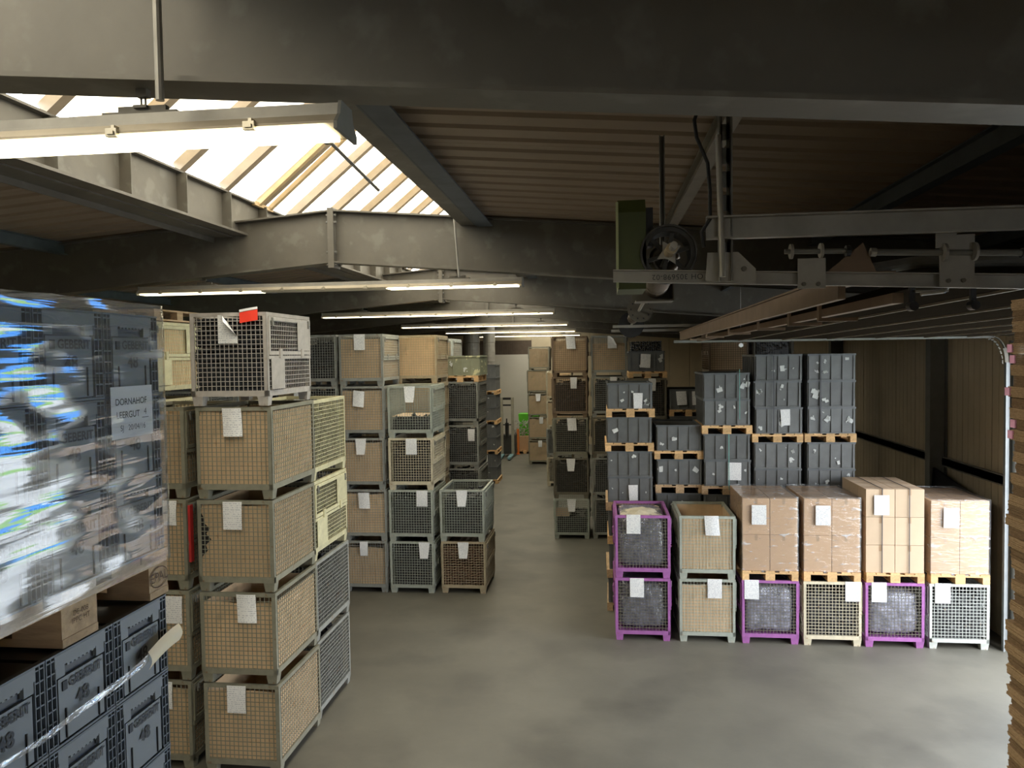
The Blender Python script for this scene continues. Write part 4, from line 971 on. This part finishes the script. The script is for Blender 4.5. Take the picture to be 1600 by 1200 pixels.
# stamps on the block ends
def word(s, sz, m=ink, off=0.0):
    c = bpy.data.curves.new(s, 'FONT'); c.body = s; c.size = sz; c.align_x = 'CENTER'; c.align_y = 'CENTER'; c.offset = off; c.materials.append(m); return text_mesh(c)
brand_m = mat('burnt stamp', (.10,.055,.03), .8)
link('stamp', word('EPAL', .042, brand_m), pe, (.365, -.0015, .061), (PI/2, 0, 0))
mb = MB()
for i in range(28):
    a0, a1 = 2*PI*i/28, 2*PI*(i+1)/28
    mb.poly([(.365+.046*math.cos(a0), -.001, .061+.030*math.sin(a0)), (.365+.046*math.cos(a1), -.001, .061+.030*math.sin(a1)), (.365+.049*math.cos(a1), -.001, .061+.033*math.sin(a1)), (.365+.049*math.cos(a0), -.001, .061+.033*math.sin(a0))])
link('stamp_oval', mb.mesh('oval', brand_m), pe)
link('stamp', word('DE-008\nIPPC HT', .020, brand_m), pe, (0, -.0015, .068), (PI/2, 0, 0))
# blocks stand slightly proud on the open face
for o in list(pe.children):
    pass
zz += .1445
ztopload = zz
layer(zz, 3, 'wrapped load of lettered tower', True); zz += .7335
# film shell around the wrapped load
x0, x1, y0, y1 = FX-1.205, FX+.012, FY1-.806, FY1+.010
def fw(u, t):
    a = u*4; s = int(a) % 4; fr_ = a-int(a)
    Pt = [(x1, y0), (x1, y1), (x0, y1), (x0, y0)]; p, q = Pt[s], Pt[(s+1) % 4]
    x = p[0]+(q[0]-p[0])*fr_; y = p[1]+(q[1]-p[1])*fr_; z = ztopload-.035+(.80)*t
    n = .0035*noise.noise(Vector((x*3, y*5, z*26)))+.0045*noise.noise(Vector((x*4+7, y*7+z*5, z*9)))
    e = .004+n
    return (x+(e if s == 0 else (-e if s == 2 else 0)), y+(e if s == 1 else (-e if s == 3 else 0)), z)
mb = MB(); mb.grid(fw, 200, 90)
mb.grid(lambda u, t: (x0+(x1-x0)*u, y0+(y1-y0)*t, ztopload+.765+.006*noise.noise(Vector((u*9, t*9, 1)))), 30, 20)
o = link('stretch_film', mb.mesh('film', film_big, True)); tag(o, 'shiny clear stretch film around the upper lettered crates', 'film')
# address sheet under the film
sh2 = empty('address_sheet', (FX+.009, 2.115, ztopload+.445), PI/2); tag(sh2, 'white address sheet reading DORNAHOF LEERGUT on the wrapped crates', 'paper')
link('sheet', MB().box(-.10, -.001, -.075, .10, 0, .075).mesh('sheet', whitep), sh2)
link('lettering', word('DORNAHOF', .027, ink, .0003), sh2, (-.005, -.0015, .030), (PI/2, 0, 0))
link('lettering', word('LEERGUT', .027, ink, .0003), sh2, (-.022, -.0015, -.008), (PI/2, 0, 0))
link('lettering', word('4', .028, inkl), sh2, (.062, -.0015, -.004), (PI/2, 0, 0))
link('lettering', word('SJ   20/04/16', .024, inkl), sh2, (0, -.0015, -.046), (PI/2, 0, 0))
link('underline', MB().box(.045, -.0015, -.022, .078, -.0008, -.020).mesh('ul', inkl), sh2)
# loose film strip with a curled tape end
fs = empty('film_strip', (0, 0, 0)); tag(fs, 'loose film strip with curled cream tape end on lower lettered crates', 'film strip')
pA, pB = Vector((FX+.016, 1.52, 3.585)), Vector((FX+.03, 2.12, 3.612))
mb = MB(); mb.grid(lambda u, t: tuple(pA.lerp(pB, u)+Vector((.006*math.sin(u*9), 0, -.016*math.sin(PI*u)+(t-.5)*(.012+.012*u)))), 24, 3)
link('film_band', mb.mesh('band', film_mat('twisted film', .25, .6, (1, 1, 4), .6, 12)), fs)
mb = MB(); mb.grid(lambda u, t: (FX+.03+.012*math.sin(PI*t), 2.12+.17*u, 3.60+.022*u+(t-.5)*.055+.010*math.sin(u*2.5)), 10, 6)
link('tape_end', mb.mesh('tape', creamp, True), fs)

# ------------------------------------------------------------------ cardboard bundles at the right edge, standing on mesh boxes
for i in range(3):
    gitter(1.76, 1.42, i*GH, 'grey', 'liner', 'grey mesh box %s from the floor under the bundled cardboard blanks' % ['first', 'second', 'third'][i], gates=False)
pallet(1.755, 1.43, 3*GH, 'wooden pallet under the bundled cardboard blanks')
z = 3*GH+.1445; i = 0; zs = [z]
wave = mat('corrugated edge', (.40,.27,.155), .9, 0, .25, 90, .4, 120, spec=.1, stretch=(1, 1, 3)); waved = mat('dark corrugated edge', (.23,.15,.085), .9, 0, .25, 90, .4, 120, spec=.1, stretch=(1, 1, 3))  # second tone is a darker brown for every other bundle
while z < 4.64:
    r = random.Random(i); mb = MB(); h = .034; n = 6; ox = r.uniform(-.004, .004)+(.006 if i % 2 else 0)+.006*math.sin(i*.45); oy = r.uniform(-.004, .004)-(.006 if i % 2 else 0)+.010*math.sin(i*.6)
    for k_ in range(n):
        a, b = ox+r.uniform(-.002, .002), oy+r.uniform(-.002, .002)
        mb.box(1.302+a, 1.5+b, z+k_*h/n, 2.15, 2.63+b, z+(k_+.86)*h/n)
    o = link('cardboard_bundle', mb.mesh('bundle', waved if i % 2 else wave)); lev = 'bundle of flat cardboard blanks in the right edge stack'; pk = i in (32, 33, 36, 39, 40)
    o['label'] = lev if not pk else 'cardboard bundle with a pink strip on its far corner'; o['category'] = 'cardboard'; o['group'] = 'bundled cardboard blanks at the right edge'
    if pk:
        link('pink_strip', MB().box(1.297+ox, 2.612+oy, z+.004, 1.302+ox, 2.640+oy, z+h-.004).mesh('pink', pinkp), o)
    z += h+.0005; i += 1

# ------------------------------------------------------------------ things at the far end of the aisle
tr = empty('pallet_stacker', (-4.15, 33.4, 0)); tag(tr, 'grey hand operated pallet stacker with tall twin mast, far aisle end', 'stacker')
for s in (-1, 1): link('mast', MB().box(s*.24-.06, -.05, .15, s*.24+.06, .05, 2.62).mesh('mast', mat('stacker grey', (.36,.34,.27), .5)), tr)
link('cross_head', MB().box(-.18, -.03, 2.52, .18, .03, 2.62).box(-.18, -.03, 2.25, .18, .03, 2.32).mesh('head', black), tr)
link('drive_unit', MB().box(-.3, .1, .12, .35, .7, .95).box(-.1, .02, .9, .06, .12, 1.5).mesh('drive', mat('stacker body', (.05,.05,.045), .5)), tr)
link('mast_guard', MB().box(-.2, -.02, 1.4, .2, 0, 1.45).tube([(-.02, -.03, .9), (-.02, -.03, 1.7)], .03, 8).mesh('guard', black), tr)
for s in (-1, 1): link('fork', MB().box(s*.2-.07, -1.2, .06, s*.2+.07, 0, .14).mesh('fork', mat('blue fork', (.20,.36,.40), .5)), tr)
for s in (-1, 1): link('wheel', MB().tube([(s*.2-.04, -1.1, .06), (s*.2+.04, -1.1, .06)], .06, 12).mesh('wheel', black), tr)
for i, x in enumerate((-4.62, -3.78)):
    o = link('guard_post', MB().box(-.05, -.05, 0, .05, .05, 1.15).box(-.09, -.09, 0, .09, .09, .02).mesh('post', orangem), None, (x, 34.3, 0)); tag(o, 'orange guard post on the %s side of the stacker' % ('door', 'bin')[i], 'post')
gb_ = empty('green_bin', (-3.35, 35.2, 0)); tag(gb_, 'bright green bin full of scrap near the far wall', 'bin')
link('bin_body', MB().taper(-.5, 0, .45, .8, .75, 1.75, .05).mesh('bin', green_b), gb_)
link('bin_leg', MB().box(-.45, .05, 0, -.38, .12, .76).box(.33, .05, 0, .40, .12, .76).box(-.45, .65, 0, -.38, .72, .76).box(.33, .65, 0, .40, .72, .76).mesh('legs', black), gb_)
rr = random.Random(4); mb = MB()
for i in range(60):
    c = Vector((rr.uniform(-.35, .35), rr.uniform(-.2, .1), rr.uniform(0, .62))); d = Vector((rr.uniform(-1,1), rr.uniform(-.4,.4), rr.uniform(-1,1))).normalized()*.10; mb.bar(c-d, c+d, .05, .02)
o = link('scrap_heap', mb.mesh('scrap', mat('mixed scrap', (.5,.5,.45), .5, .2, .6, 8)), None, (-3.75, 34.9, .85)); tag(o, 'heap of mixed scrap pieces spilling beside the green bin', 'scrap', kind='stuff')
carton(-3.85, 34.6, .145, .75, .55, .62, 'low open carton under the scrap heap'); pallet(-3.5, 34.5, 0, 'wooden pallet under the low carton by the green bin')
for i, (x, r_, z0, m_) in enumerate(((-4.62, .24, 3.3, rail_m), (-5.35, .33, 3.6, galv_dark))):
    y_ = 31.5
    o = link('air_duct', MB().tube([(0, 0, z0), (0, 0, 4.2), (0, 0, 4.22), (0, 0, 5.0), (0, 0, 5.02), (0, 0, 5.90)], [r_, r_, r_*1.05, r_, r_*1.05, r_], 20).mesh('duct', m_, False), None, (x, y_, 0)); tag(o, ('round bright air duct near the far door', 'wide dark air duct near the far door')[i], 'duct')
# dim things at the far left
stack(-7.25, 12.6, 'the dim column by the left wall', [('grey','dark',None,0)]*4)
crate(-7.15, 12.7, 4*GH, 'dim grey crate on top of the column by the left wall')
pallet(-6.0, 9.1, 5.0, 'old wooden pallet lying on the tall cream column', woodo)
print('objects', len(bpy.data.objects))
